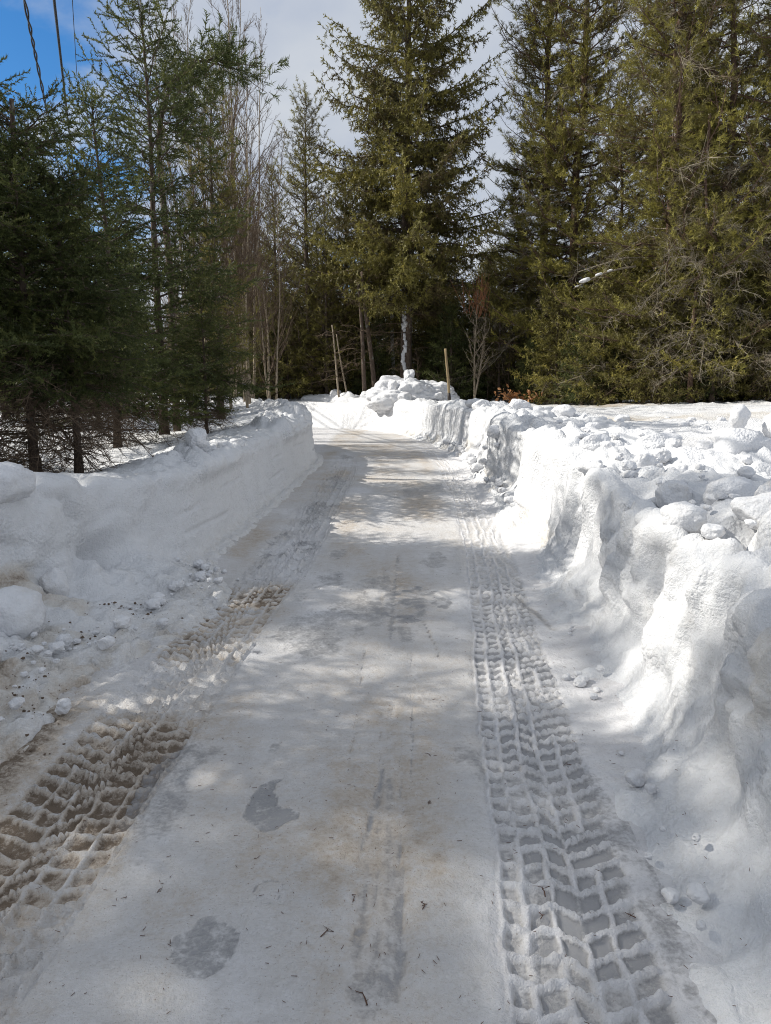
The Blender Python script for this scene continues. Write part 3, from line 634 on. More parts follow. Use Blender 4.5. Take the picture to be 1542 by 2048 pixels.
def place(proto, x, y, label, cat, group=None, rz=0.0, sc=1.0, z=None, tilt=(0, 0), sz=None):
    o = proto if proto.name not in USED else copy_tree(proto)
    USED.add(proto.name); USED.add(o.name)
    o.location = (x, y, (ground(x, y, 0.3) - 0.03) if z is None else z); o.rotation_euler = (tilt[0], tilt[1], rz); o.scale = (sc, sc, sz or sc)
    for k in ('label', 'category', 'group'):
        if k in o: del o[k]
    return tag(o, label, cat, group)

cone = lambda Rm, p=0.8, b=0.0: (lambda f, a: Rm * (b + (1 - b) * max(0.0, 1 - f) ** p) * (0.55 + 0.45 * min(1, f * 6 + 0.35)))
# -- left: young firs near the lane
firA = plant_conifer('young_fir', conifer(11, 4.5, 0.048, 0.55, cone(1.45, 0.72), 84, 0.00, 0.85, 0.32, 0.22, 0.068, 0.42, 0.12, 0.215, SP_NEAR, hang=0.10, jit=0.30, dead=48, dead_len=1.0), M_BARK, M_FIR)
firB = plant_conifer('young_fir', conifer(12, 6.3, 0.062, 0.55, cone(1.85, 0.62), 98, -0.05, 0.95, 0.34, 0.20, 0.078, 0.42, 0.13, 0.225, SP_NEAR, hang=0.10, jit=0.30, dead=26, dead_len=0.9), M_BARK, M_FIR)
firC = plant_conifer('young_fir', conifer(13, 3.4, 0.042, 0.95, cone(1.25, 0.5, 0.2), 70, 0.05, 0.45, 0.40, 0.15, 0.058, 0.40, 0.11, 0.19, SP_NEAR, hang=0.12, jit=0.30, dead=70, dead_len=0.95, dead_drop=0.7, top_cut=1), M_BARK, M_FIR)
GL = 'young firs crowded on the left of the lane'
place(firA, -3.65, 10.1, 'young fir with fanned upright shoots at its top, left of the lane', 'fir tree', GL, 0.4)
place(firB, -3.45, 11.6, 'tallest young fir left of the lane, its tip leaning right', 'fir tree', GL, 1.1)
place(firC, -3.35, 7.05, 'young fir with a broken blunt top near the left edge', 'fir tree', GL, 0.0)
place(firC, -3.02, 7.25, 'slim young fir with bare drooping lower twigs close behind the left snow bank', 'fir tree', GL, 2.2, 0.80)
place(firC, -3.78, 6.9, 'half hidden young fir cut by the left edge of the view', 'fir tree', GL, 4.0, 1.0)
place(firA, -2.72, 11.3, 'low fir with drooping boughs at the right end of the left thicket', 'fir tree', GL, 1.9, 0.50)
place(firB, -6.6, 14.5, 'dark fir behind the thicket at the left edge', 'fir tree', GL, 2.4, 0.9)
for (x, y, s, rz) in ((-8.4, 16.5, 1.0, 0.3), (-7.2, 18.5, 0.9, 1.9), (-9.6, 20.0, 1.05, 4.0), (-6.2, 17.5, 0.62, 5.1), (-12.0, 22.0, 1.1, 2.0), (-13.5, 26.0, 1.0, 1.0)):
    place(firB, x, y, 'fir in the shaded wood far behind the left thicket', 'fir tree', 'firs far behind the left thicket', rz, s)
for (pr, x, y, s, rz) in ((firB, -5.6, 7.6, 0.90, 0.9), (firA, -8.6, 3.2, 1.0, 3.3), (firA, -5.0, 4.0, 1.0, 0.1)):
    place(pr, x, y, 'fir beside the lane beyond the left edge, shading the snow', 'fir tree', 'firs beside the lane outside the view', rz, s)

# -- a pine whose top bends over, among the firs
pk = MB(); pw = MB(); pf = MB()
pth = np.array([[0, 0, -0.5], [0.02, 0, 1.6], [0, 0.03, 3.2], [-0.10, 0, 4.5], [-0.02, 0, 5.2], [0.26, 0, 5.75], [0.66, 0, 6.0], [1.05, 0, 5.95]])
tq = np.linspace(0, 1, 40); dd = np.linspace(0, 1, len(pth)); pth = np.stack([np.convolve(np.pad(np.interp(tq, dd, pth[:, k]), 3, mode='edge'), np.ones(7) / 7, 'valid') for k in range(3)], 1)
pk.tube(pth, np.linspace(0.07, 0.016, 40), 8)
rp = np.random.default_rng(5); PP, DD = [], []
for b in range(46):
    i = int(17 + 22 * rp.random() ** 0.7); a = rp.random() * 6.28; o = pth[i]; Lb = 0.35 + 0.75 * rp.random()
    d = np.array([math.cos(a) + 0.5, math.sin(a), -0.15 + 0.3 * rp.random()]); d /= np.linalg.norm(d)
    t = np.linspace(0, 1, 6)[:, None]; pa = o + d * Lb * t + UP * (-0.25 * Lb * t ** 2 + 0.15 * t ** 3); pw.tube(pa, np.linspace(0.012, 0.004, 6), 4, cap=False)
    for k in range(12): 
        q = pa[2 + k % 4] + rp.normal(size=3) * 0.09; PP.append(q); DD.append(d + rp.normal(size=3) * 0.6 + UP * 0.4)
pf.stamps(SP_PINE[0], SP_PINE[1], np.array(PP), np.array(DD), np.tile(UP, (len(PP), 1)) + rp.normal(size=(len(PP), 3)) * 0.4, 0.17 + 0.07 * rp.random(len(PP)), 0.35 + 0.3 * rp.random(len(PP)))
bent = plant_conifer('bent_pine', (pk, pw, pf, MB(), MB()), M_BARK, M_FIR)
place(bent, -3.65, 13.0, 'pine with its top bent over to the right above the firs', 'pine tree', None, 0.0, 1.0)

# -- bare poplar saplings
def sapling(seed, H, r0, nb, spread, sub, bare=0.3, stems=1, elev=1.05, rt=0.002):
    r = np.random.default_rng(seed); mb = MB(); tw = MB()
    for s in range(stems):
        a0 = r.random() * 6.28; k = 0.0 if s == 0 else 0.10 + 0.10 * r.random()
        z = np.linspace(-0.4, H * (1 if s == 0 else 0.8), 16); ph = r.random(2) * 6.28
        pa = np.stack([k * z * math.cos(a0) + 0.10 * np.sin(z * 0.55 + ph[0]) * z / 4 + 0.03 * np.sin(z * 1.7 + ph[1]), k * z * math.sin(a0) + 0.10 * np.sin(z * 0.7 + ph[1]) * z / 4, z], 1)
        mb.tube(pa, np.maximum(r0 * (1 - 0.93 * np.clip(z, 0, None) / z[-1]), 0.004), 7)
        for b in range(nb):
            f = bare + (0.97 - bare) * (b + r.random()) / nb; o = np.array([np.interp(f * z[-1], z, pa[:, k2]) for k2 in range(3)]); a = r.random() * 6.28
            Lb = spread * H * (1.08 - f) * (0.6 + 0.7 * r.random()); e = elev + r.normal() * 0.18
            t = np.linspace(0, 1, 6)[:, None]; d = np.array([math.cos(a) * math.cos(e), math.sin(a) * math.cos(e), math.sin(e)])
            bp = o + d * Lb * t + UP * 0.18 * Lb * t ** 2 + np.vstack([np.zeros((1, 3)), r.normal(size=(5, 3)) * 0.018 * Lb])
            tw.tube(bp, np.linspace(r0 * 0.28 * (1.1 - f) + 0.003, rt, 6), 4, cap=False)
            n = sub; ts = r.random(n) * 0.85 + 0.15; q = np.stack([np.interp(ts, t[:, 0], bp[:, k2]) for k2 in range(3)], 1)
            d2 = d + r.normal(size=(n, 3)) * 0.45 + UP * 0.25; d2 /= np.linalg.norm(d2, axis=1, keepdims=True); l = Lb * 0.34 * (0.4 + r.random(n)) * (1.2 - ts)
            e2 = q + d2 * l[:, None]; tw.sticks(q, e2, rt * 1.6, rt * 0.8)
            d3 = d2 + r.normal(size=(n, 3)) * 0.5 + UP * 0.2; d3 /= np.linalg.norm(d3, axis=1, keepdims=True); m_ = q + (e2 - q) * 0.45; tw.sticks(m_, m_ + d3 * (l * 0.5)[:, None], rt * 1.1, rt * 0.6)
    return mb, tw
def plant_sapling(name, parts, bark, twig):
    root = empty(name); link('trunk', parts[0].mesh('trunk', bark, True), root); link('branches', parts[1].mesh('branches', twig), root); return root
popA = plant_sapling('bare_poplar', sapling(21, 11.0, 0.042, 52, 0.24, 16, 0.20), M_POP, M_DEAD)
popB = plant_sapling('bare_poplar', sapling(22, 8.6, 0.034, 40, 0.28, 15, 0.20, stems=2), M_POP, M_DEAD)
GP = 'bare poplars left of the bend'
for (pr, x, y, s, rz, tl, lb) in ((popA, -3.90, 19.0, 1.05, 0.0, (0, 0.01), 'tall bare poplar with pale trunk, leftmost of those left of the bend'), (popA, -3.75, 19.9, 0.98, 2.1, (0, -0.01), 'tall bare poplar rising straight beside the leftmost one'), (popB, -3.45, 18.6, 1.0, 1.0, (0, 0.05), 'forked bare poplar leaning right at the inside of the bend'), (popA, -4.9, 20.6, 1.0, 4.2, (0, -0.02), 'bare poplar behind the firs, its crown above the bent pine'), (popB, -4.3, 21.5, 1.12, 3.0, (0, 0.03), 'forked bare poplar behind the tall pale one'), (popA, -4.6, 18.2, 0.9, 5.3, (0, 0.0), 'thin bare poplar partly hidden by fir boughs'), (popB, -3.9, 17.4, 0.85, 4.6, (0, 0.02), 'low forked poplar nearest the inside of the bend'), (popB, -3.1, 20.5, 0.95, 0.3, (0, 0.07), 'poplar leaning furthest right, its fine twigs against the cloud'), (popB, -4.5, 17.2, 1.15, 5.6, (0, -0.03), 'many twigged poplar above the boughs of the tallest fir'), (popA, -3.35, 21.8, 0.82, 3.6, (0, 0.03), 'slender poplar behind the one leaning furthest right'), (popB, -3.5, 19.4, 1.05, 2.4, (0, 0.12), 'forked poplar whose twigs reach furthest towards the slender pine'), (popB, -3.7, 20.8, 1.2, 0.9, (0, 0.08), 'tall forked poplar with pale branches clear against the cloud')):
    place(pr, x, y, lb, 'poplar tree', GP, rz, s, tilt=tl)
for (x, y, s, rz) in ((-6.0, 24, 0.8, 0), (-7.5, 27, 0.9, 1), (-5.2, 31, 0.75, 2), (-9.0, 30, 0.9, 3), (-4.0, 34, 0.8, 4), (-11, 26, 1.0, 5), (-6.8, 34, 0.8, 2.6), (-8.3, 36, 0.9, 1.7)):
    place(popB, x, y, 'thin bare tree in the wood behind the left bend', 'bare tree', 'thin bare trees behind the left bend', rz, s)

# -- centre and right
sprC = plant_conifer('tall_spruce', conifer(31, 19.0, 0.23, 3.3, lambda f, a: (4.2 * (1 - f) ** 0.72 + 0.25) * (0.6 + 0.4 * min(1, f * 5 + 0.3)), 185, -0.12, 0.75, 0.22, 0.30, 0.10, 0.27, 0.15, 0.29, SP_FAR, hang=0.42, dead=26, dead_len=2.0, dead_drop=0.25, wob=0.08), M_BARK, M_SPR)
place(sprC, 0.78, 28.6, 'tall olive spruce standing alone behind the far bend', 'spruce tree')
sn = MB(); rs = np.random.default_rng(9); zz = np.linspace(0.8, 4.6, 34)
for k in range(34):
    if rs.random() < 0.25: continue
    a = -1.85 + rs.normal() * 0.2; c0 = np.array([0.24 * math.cos(a), 0.24 * math.sin(a), zz[k]])
    sn.tube(np.array([c0 - UP * 0.1, c0, c0 + UP * 0.1]) + rs.normal(size=(3, 3)) * 0.02, np.array([0.05, 0.08, 0.05]) * (0.5 + 0.9 * rs.random()), 6)
o = link('trunk_snow', mesh('trunk_snow', np.concatenate(sn.v), np.concatenate(sn.f), M_CHUNK, True, {'dirt': np.zeros(sn.n), 'ice': np.zeros(sn.n)}), sprC)
pineT = plant_conifer('tall_pine', conifer(32, 19.0, 0.165, 1.5, lambda f, a: (3.5 * (1 - f) ** 0.50 + 0.2) * (0.75 + 0.25 * math.sin(3 * a + 9 * f)), 215, 0.05, 0.65, 0.25, 0.42, 0.078, 0.28, 0.13, 0.24, SP_PINE, hang=0.0, tuft=True, dead=20, dead_len=1.9, dead_drop=0.35, wob=0.15, lichen=46), M_PBARK, M_PINE)
pineU = plant_conifer('tall_pine', conifer(33, 17.0, 0.13, 1.0, lambda f, a: (2.9 * (1 - f) ** 0.55 + 0.2) * (0.7 + 0.3 * math.sin(2 * a + 7 * f)), 180, 0.0, 0.55, 0.30, 0.40, 0.085, 0.28, 0.13, 0.24, SP_PINE, hang=0.05, tuft=True, dead=22, dead_len=1.9, dead_drop=0.4, wob=0.2, lichen=42), M_PBARK, M_PINE)
GR = 'tall pines on the right'
place(pineT, 6.35, 26.0, 'tall pine with ragged left edge, leftmost of the pines on the right', 'pine tree', GR, 0.2, 1.05)
place(pineT, 5.75, 28.2, 'pine close behind the leftmost tall pine', 'pine tree', GR, 4.9, 1.08)
place(pineT, 7.3, 24.3, 'lower pine in the gap between the two tallest pines', 'pine tree', GR, 0.9, 0.55)
place(pineT, 7.75, 21.2, 'tall pine with dark trunk in the middle of the pines on the right', 'pine tree', GR, 2.7, 1.0)
place(pineU, 8.9, 20.6, 'slim reddish trunked pine with lichen right of the dark trunked one', 'pine tree', GR, 1.0, 1.0)
place(pineU, 10.6, 19.6, 'open pine with grey lichen twigs near the right edge', 'pine tree', GR, 4.0, 1.08)
place(pineU, 11.6, 22.5, 'thin pine behind the grey lichen one at the right edge', 'pine tree', GR, 5.5, 1.1)
place(pineT, 9.6, 25.5, 'tall pine behind the slim reddish one', 'pine tree', GR, 4.4, 1.0)
place(pineU, 4.9, 29.0, 'shaded pine in the gap between the lone spruce and the pines', 'pine tree', GR, 3.3, 0.50)
for (x, y, s, rz) in ((11.2, 28.0, 0.62, 2.0), (13.2, 25.5, 1.0, 3.0), (12.6, 31.0, 0.6, 5.0), (15.5, 28.0, 1.0, 0.4)):
    place(pineT, x, y, 'pine deeper in the wood behind the right hand pines', 'pine tree', 'pines deep in the right hand wood', rz, s)
lichT = plant_conifer('dead_pine', conifer(35, 7.5, 0.075, 9.0, lambda f, a: 0.0, 1, 0, 0, 0, 0, 0.1, 0.3, 0.2, 0.2, SP_PINE, top_cut=1, dead=18, dead_len=1.3, lichen=50, wob=0.2), M_PBARK, M_PINE)
for (x, y, s, rz, lb) in ((8.0, 19.7, 0.95, 2.2, 'dead pine grey with lichen in front of the dark trunked pine'), (10.2, 18.9, 1.0, 4.4, 'dead pine grey with lichen near the right edge')):
    place(lichT, x, y, lb, 'dead tree', 'lichen covered dead pines on the right', rz, s)
for (x, y, s, rz) in ((-12.5, 2.4, 0.95, 0.2), (-15.5, 0.6, 1.05, 1.4), (-14.0, 4.6, 1.0, 5.0), (-12.8, 7.0, 0.9, 3.5), (-17.5, 3.6, 1.1, 2.2)):
    place(pineU, x, y, 'tall pine beyond the left edge whose shade falls on the lane', 'pine tree', 'tall pines outside the view on the left', rz, s)
# pines behind the left of the lone spruce
pineL = plant_conifer('slender_pine', conifer(34, 11.5, 0.13, 1.5, lambda f, a: (2.1 * (1 - f) ** 0.7 + 0.15), 105, 0.1, 0.9, 0.15, 0.35, 0.095, 0.30, 0.14, 0.24, SP_PINE, hang=0.0, tuft=True, dead=22, dead_len=1.5, dead_drop=0.3), M_BARK, M_SPR)
place(pineL, -3.1, 30.5, 'slender pine with a tufted spire left of the lone spruce', 'pine tree', None, 0.0, 0.99)
place(pineL, -1.6, 31.5, 'pine half hidden behind the left side of the lone spruce', 'pine tree', None, 2.0, 0.80)
place(pineL, -3.75, 17.0, 'small open pine standing among the bare poplars', 'pine tree', None, 1.0, 0.62)
place(pineL, -2.3, 29.6, 'low pine in front of the slender spired one', 'pine tree', None, 5.0, 0.62)
place(pineL, -5.4, 29.6, 'low pine behind the inside of the bend', 'pine tree', None, 3.0, 0.62)
place(pineL, -0.5, 31.0, 'pine whose crown merges with the left side of the lone spruce', 'pine tree', None, 1.7, 0.86)
place(pineL, -4.6, 32.0, 'lower pine behind the bare poplars by the bend', 'pine tree', None, 4.0, 0.80)

# -- the wood behind
bgA = plant_conifer('wood_spruce', conifer(41, 8.0, 0.12, 0.4, cone(2.1, 0.65), 105, -0.1, 0.6, 0.22, 0.2, 0.13, 0.30, 0.20, 0.34, SP_BG, hang=0.25, dead=8, dead_len=1.2, subw=0.006), M_BARK, M_DARK)
bgC = None
bgB = plant_conifer('wood_fir', conifer(42, 3.6, 0.055, 0.15, cone(1.35, 0.7), 80, 0.0, 0.6, 0.2, 0.2, 0.085, 0.34, 0.13, 0.22, SP_BG, hang=0.1, subw=0.004), M_BARK, M_FIR)
rb = np.random.default_rng(17); cnt = 0
for yy, x0, x1, n in ((32.5, 0.5, 15, 8), (36, -4, 19, 12), (41, -20, 24, 18), (47, -27, 32, 20), (56, -36, 40, 20)):
    for k in range(n):
        x = x0 + (x1 - x0) * (k + 0.2 + 0.6 * rb.random()) / n; y = yy + rb.normal() * 1.0
        s = (0.62 + 0.28 * rb.random()) * (1.0 if x > -1 else 0.72) * (1 + (yy - 31) * 0.012)
        place(bgA, x, y, 'olive spruce in the dense wood behind the clearing', 'spruce tree', 'spruces in the wood behind', rb.random() * 6.28, s, z=0.75)
for (x, y, s, lb) in ((2.4, 27.6, 0.95, 'dark green low fir right of the lone spruce trunk'), (1.9, 29.3, 0.8, 'small dark fir tucked behind the wooden stake'), (-0.3, 29.6, 0.85, 'small dark fir left of the lone spruce trunk'), (3.4, 29.8, 0.9, 'low fir behind the red twigged sapling'), (6.0, 22.8, 0.75, 'bright green fir under the pines on the right'), (7.0, 22.3, 0.78, 'fir at the foot of the dark trunked pine'), (8.3, 20.0, 0.62, 'small fir in front of the reddish pine'), (9.5, 20.6, 0.8, 'fir with sunlit boughs under the right hand pines'), (10.9, 21.2, 1.15, 'dark fir at the right edge of the clearing'), (12.2, 20.2, 1.6, 'tall dark fir cut by the right edge of the view'), (5.0, 25.6, 0.6, 'low shaded fir beside the orange leaved beech')):
    place(bgB, x, y, lb, 'fir tree', 'low firs along the edge of the wood', x * 3.1, s)
bgC = plant_conifer('wood_fir', conifer(43, 4.2, 0.055, 0.2, cone(1.55, 0.6), 85, 0.0, 0.6, 0.25, 0.25, 0.10, 0.32, 0.14, 0.26, SP_BG, hang=0.15, dead=6, lichen=8, subw=0.004), M_BARK, M_SPR)
for (x, y, s, lb) in ((5.5, 24.2, 0.85, 'olive fir with sunlit left side beside the orange beech'), (7.35, 20.6, 0.8, 'olive fir hiding the foot of the dark trunked pine'), (8.55, 19.6, 0.95, 'olive fir with grey twigs in the middle of the right hand edge'), (9.9, 19.2, 0.95, 'broad olive fir right of the one with grey twigs'), (11.4, 18.9, 0.9, 'olive fir near the right edge of the view'), (6.4, 22.2, 0.9, 'olive fir left of the dark trunked pine'), (-2.6, 30.2, 0.75, 'olive fir behind the pale leaning stem'), (-4.9, 30.8, 0.95, 'olive fir left of the slender pine'), (-3.9, 29.9, 1.0, 'sunlit olive fir in front of the slender pine'), (-1.2, 30.4, 1.0, 'olive fir behind the dark leaning pair of trunks'), (-6.2, 31.2, 1.25, 'olive fir at the left end of the far bank'), (-2.1, 31.8, 1.35, 'tall olive fir filling the wood left of the lone spruce'), (-5.1, 32.6, 1.4, 'tall olive fir behind the bare poplars'), (-7.6, 32.5, 1.3, 'olive fir furthest left along the far edge of the wood'), (-3.4, 33.4, 1.5, 'tallest olive fir in the wood behind the bend'), (1.9, 31.0, 1.05, 'olive fir right behind the lone spruce'), (3.6, 30.6, 1.05, 'olive fir behind the bare red topped sapling')):
    place(bgC, x, y, lb, 'fir tree', 'olive firs along the edge of the wood', x * 2.3, s)
for k, (x, y, s) in enumerate(((-5.6, 29.5, 0.9), (-4.4, 30.3, 0.8), (-3.3, 31.2, 0.9), (-2.3, 32.3, 0.8), (-6.6, 32, 1.1), (-1.3, 30.8, 0.75), (11.8, 25, 1.3), (7.2, 27.5, 1.1), (5.6, 28.2, 1.0), (8.4, 24.4, 1.0), (10.2, 24, 1.2), (13.5, 23.5, 1.5))):
    place(bgB, x, y, 'young fir in the shaded understorey of the wood', 'fir tree', 'firs in the understorey', k * 1.3, s)

# bare leaning stems and snags in front of the wood
def snag(seed, H, r0, bark, dead=10):
    r = np.random.default_rng(seed); tk = MB(); z = np.linspace(-0.5, H, 14); tk.tube(np.stack([0.04 * np.sin(z + seed), 0.03 * np.sin(z * 1.3), z], 1), r0 * (1 - 0.4 * z / H), 8)
    de = MB()
    for b in range(dead):
        o = np.array([0, 0, H * (0.2 + 0.8 * r.random())]); a = r.random() * 6.28; Lb = 0.3 + 0.9 * r.random(); d = np.array([math.cos(a), math.sin(a), 0.1 + 0.4 * r.random()])
        t = np.linspace(0, 1, 5)[:, None]; pa = o + d * Lb * t - UP * 0.3 * Lb * t ** 2 + r.normal(size=(5, 3)) * 0.02; de.tube(pa, np.linspace(0.014, 0.004, 5), 4, cap=False)
        n = 8; ts = r.random(n); q = pa[0] + (pa[-1] - pa[0]) * ts[:, None]; d2 = d + r.normal(size=(n, 3)) * 0.6; de.sticks(q, q + d2 * 0.25 * Lb, 0.005, 0.002)
    root = empty('dead_tree'); link('trunk', tk.mesh('trunk', bark, True), root); link('branches', de.mesh('branches', M_DEAD), root); return root
SP_ = [(-1.72, 28.0, 2.5, 0.040, M_POP, (0.05, -0.11), 'pale leaning dead stem on the far snow bank, leftmost'), (-1.45, 28.3, 2.2, 0.035, M_POP, (0, -0.16), 'thin leaning dead stem beside the pale one'), (-0.72, 27.9, 4.2, 0.085, M_BARK, (0, -0.07), 'dark leaning trunk on the far bank, left of a pair'), (-0.42, 28.3, 4.6, 0.10, M_BARK, (0, -0.09), 'thicker dark leaning trunk, right of a pair on the far bank'), (-2.75, 31.2, 6.0, 0.075, M_BIRCH, (0, 0.0), 'white flecked birch trunk in the shade left of the leaning stems'), (0.35, 30.2, 5.0, 0.09, M_BIRCH, (0, -0.02), 'white patched trunk just left of the lone spruce'), (-6.2, 30, 2.4, 0.03, M_POP, (0, -0.12), 'thin pale leaning stem by the left bend'), (4.2, 28, 3.5, 0.06, M_BARK, (0, 0.02), 'thin dark trunk behind the orange leaved beech')]
for x, y, H, r0, bk, tl, lb in SP_:
    o = snag(int(abs(x * 100) + y), H, r0, bk); o.location = (x, y, ground(x, y, 0.3) - 0.02); o.rotation_euler = (tl[0], tl[1], 0); tag(o, lb, 'dead tree', 'bare stems at the far bend')
# bare sapling with reddish twigs
mbS, twS = sapling(51, 3.9, 0.045, 26, 0.34, 6, 0.22, stems=2, elev=0.85, rt=0.004)
redS = empty('bare_sapling'); link('trunk', mbS.mesh('trunk', M_POP, True), redS)
bz = np.concatenate(twS.v); link('branches', twS.mesh('branches', M_POP), redS)
tp = MB(); rr_ = np.random.default_rng(4)
n = 46; A = np.stack([rr_.normal(size=n) * 0.22 + 0.05, rr_.normal(size=n) * 0.22, 2.9 + 0.7 * rr_.random(n)], 1); D_ = np.stack([rr_.normal(size=n) * 0.25, rr_.normal(size=n) * 0.25, np.ones(n)], 1); tp.sticks(A, A + D_ * (0.5 + 0.5 * rr_.random(n))[:, None], 0.011, 0.005)
link('red_twigs', tp.mesh('red_twigs', M_RED), redS)
tag(redS, 'bare sapling with reddish top twigs right of the stake', 'sapling'); redS.location = (3.15, 26.8, ground(3.15, 26.8, 0.3) - 0.02); redS.rotation_euler = (0, 0.02, 0.5)
for k, (x, y, s) in enumerate(((2.2, 27.5, 0.7), (4.5, 27.6, 0.75), (3.8, 28.0, 0.8), (-4.2, 29.2, 0.6), (-2.9, 29.6, 0.7), (1.2, 27.6, 0.55))):
    place(plant_sapling('thin_sapling', sapling(60 + k, 3.6, 0.022, 26, 0.38, 8, 0.12, stems=1, elev=0.75, rt=0.003), M_DEAD, M_DEAD), x, y, 'thin brown brush stem at the edge of the wood', 'sapling', 'thin brush at the edge of the wood', k, s)
# beech with withered leaves
bs = MB(); bl = MB(); r = np.random.default_rng(8); Lp, Ld = [], []
for b in range(9):
    a = r.random() * 6.28; t = np.linspace(0, 1, 5)[:, None]; d = np.array([math.cos(a), math.sin(a) * 0.6, 0.45]); pa = d * 0.75 * t * (0.6 + 0.5 * r.random()); pa[:, 2] += 0.05; bs.tube(pa, np.linspace(0.012, 0.004, 5), 4)
    for k in range(16): Lp.append(pa[1 + k % 4] + r.normal(size=3) * 0.08); Ld.append(d * 0.4 + r.normal(size=3) * 0.7 - UP * 0.5)
lv = np.array([[0, 0, 0], [0.3, 0.22, 0.04], [0.65, 0.2, 0.05], [1, 0, -0.05], [0.65, -0.2, 0.05], [0.3, -0.22, 0.04], [0.5, 0, -0.03]]); lf = np.array([[0, 6, 1], [1, 6, 2], [2, 6, 3], [3, 6, 4], [4, 6, 5], [5, 6, 0]])
be = empty('beech_sapling'); link('stem', bs.mesh('stem', M_DEAD), be)
Lp = np.array(Lp); Ld = np.array(Ld)
bl.stamps(lv, lf, Lp, Ld, UP + r.normal(size=Lp.shape) * 0.6, 0.14 + 0.06 * r.random(len(Lp)), r.random(len(Lp))); link('leaves', bl.mesh('leaves', M_BEECH), be)
be.location = (4.45, 24.6, ground(4.45, 24.6, 0.3)); tag(be, 'small beech keeping its withered orange leaves at the wood edge', 'sapling')

# ------------------------------------------------------------------ wooden stake
st = MB(); z = np.linspace(-0.4, 1.55, 12); st.tube(np.stack([0.01 * np.sin(z * 3), 0 * z, z], 1), np.linspace(0.045, 0.036, 12), 8)
stake = empty('wooden_stake', (1.90, 22.6, 0)); link('post', st.mesh('post', M_STAKE, True), stake)
sb = MB(); sb.tube([(0, 0, 0.0), (0.0, 0, 0.1), (0.0, 0, 0.24)], [0.052, 0.053, 0.047], 8); link('dark_base', sb.mesh('dark_base', plain('wet_wood', (0.03, 0.022, 0.018)), True), stake)
stake.location = (1.93, 22.6, ground(1.93, 22.6, 0.3) - 0.02); stake.rotation_euler = (0, -0.085, 0); tag(stake, 'leaning weathered wooden stake with dark base on the right bank', 'stake')

# ------------------------------------------------------------------ chunks of snow
def ico(sub):
    import bmesh
    bm = bmesh.new(); bmesh.ops.create_icosphere(bm, subdivisions=sub, radius=1.0)
    v = np.array([x.co[:] for x in bm.verts]); f = np.array([[q.index for q in p_.verts] for p_ in bm.faces]); bm.free(); return v, f
def chunk_mesh(seed, sub=4, rough=1.0, squash=(1, 1, 1)):
    v, f = ico(sub); r = np.random.default_rng(seed)
    for _ in range(5 if seed % 2 else 9):                                        # a few broken flat faces
        n = r.normal(size=3); n /= np.linalg.norm(n); d = (0.66 if seed % 2 else 0.56) + 0.30 * r.random(); k = v @ n; m = k > d; v[m] -= ((k[m] - d) * 0.85)[:, None] * n
    o = v + seed * 3.1
    v = v * (1 + rough * (0.24 * fbm(o, 1.3, 3, 130) + 0.09 * fbm(o, 4, 4, 131) + 0.05 * lumps(o, 3.0, 132)))[:, None]
    return mesh('snow_chunk', v * np.array(squash), f, M_CHUNK, True, {'dirt': 0.05 + 0.12 * np.clip(fbm(o, 1.6, 3, 133), 0, 1), 'ice': np.zeros(len(v))})
CM = [chunk_mesh(k, 4) for k in range(7)]
DRUM = chunk_mesh(20, 4, 0.7, (1.0, 1.0, 1.05))
def chunk(x, y, s, label, group=None, me=None, k=0, sink=0.43, sz=None, rz=None, rx=0.0):
    o = link('snow_chunk', me or CM[k % 7]); s3 = sz or (1, 0.9, 0.75)
    o.scale = (s * s3[0], s * s3[1], s * s3[2]); o.rotation_euler = (rx, 0, random.random() * 6.28 if rz is None else rz)
    o.location = (x, y, ground(x, y, 0.10) + s * s3[2] * (1 - 2 * sink)); return tag(o, label, 'snow chunk', group)
GC = 'large snow chunks on the right bank'
chunk(4.05, 8.55, 0.135, 'round upright grey snow drum standing on the right bank', GC, DRUM, sink=-0.15, sz=(1, 1, 1.2), rz=0.3)
chunk(4.45, 8.5, 0.15, 'snow chunk cut by the right edge of the view', GC, k=1, sink=0.0, sz=(1, 1, 1.1))
chunk(2.70, 7.2, 0.20, 'angular shaded snow block beside the smooth mound', GC, k=2, sz=(1.2, 0.8, 0.6), rz=0.2)
chunk(3.2, 7.4, 0.11, 'small shaded snow block right of the angular one', GC, k=3)
chunk(3.15, 6.6, 0.27, 'big rounded snow boulder on the right bank', GC, k=4, sink=0.42, sz=(1.15, 1, 0.8))
chunk(3.55, 7.1, 0.15, 'snow chunk resting against the back of the big boulder', GC, k=5)
chunk(3.95, 6.9, 0.20, 'bright topped snow chunk at the right edge below the drum', GC, k=6)
chunk(1.98, 6.9, 0.15, 'dark faced snow block at the crest of the right bank', GC, k=2, sz=(1.1, 0.8, 0.8), rz=0.4)
chunk(1.75, 6.2, 0.12, 'small shaded snow block in front of the dark faced one', GC, k=0)
chunk(2.15, 6.1, 0.10, 'small leaning slab of snow below the crest', GC, k=3, sz=(1, 0.6, 1.0))
chunk(1.93, 4.9, 0.115, 'rounded snow lump at the near end of the step', GC, k=5, sz=(1, 0.9, 1.0), sink=0.25)
chunk(2.25, 4.75, 0.15, 'snow block with jagged top on the near ridge', GC, k=1, sz=(1.2, 0.8, 0.9))
chunk(2.75, 4.9, 0.17, 'snow lump on the near ridge at the right edge', GC, k=6, sz=(1.2, 0.9, 0.8))
chunk(2.05, 3.85, 0.20, 'smooth oval snow lump lying below the near ridge', GC, k=4, sz=(1.35, 0.85, 0.55), rz=0.1)
chunk(1.62, 3.95, 0.13, 'snow lump left of the smooth oval one', GC, k=3)
chunk(2.30, 4.30, 0.14, 'dirty grey snow block under the near ridge', GC, k=0, sz=(1, 0.9, 0.9))
GD = 'snow chunks heaped on the right bank by the stake'
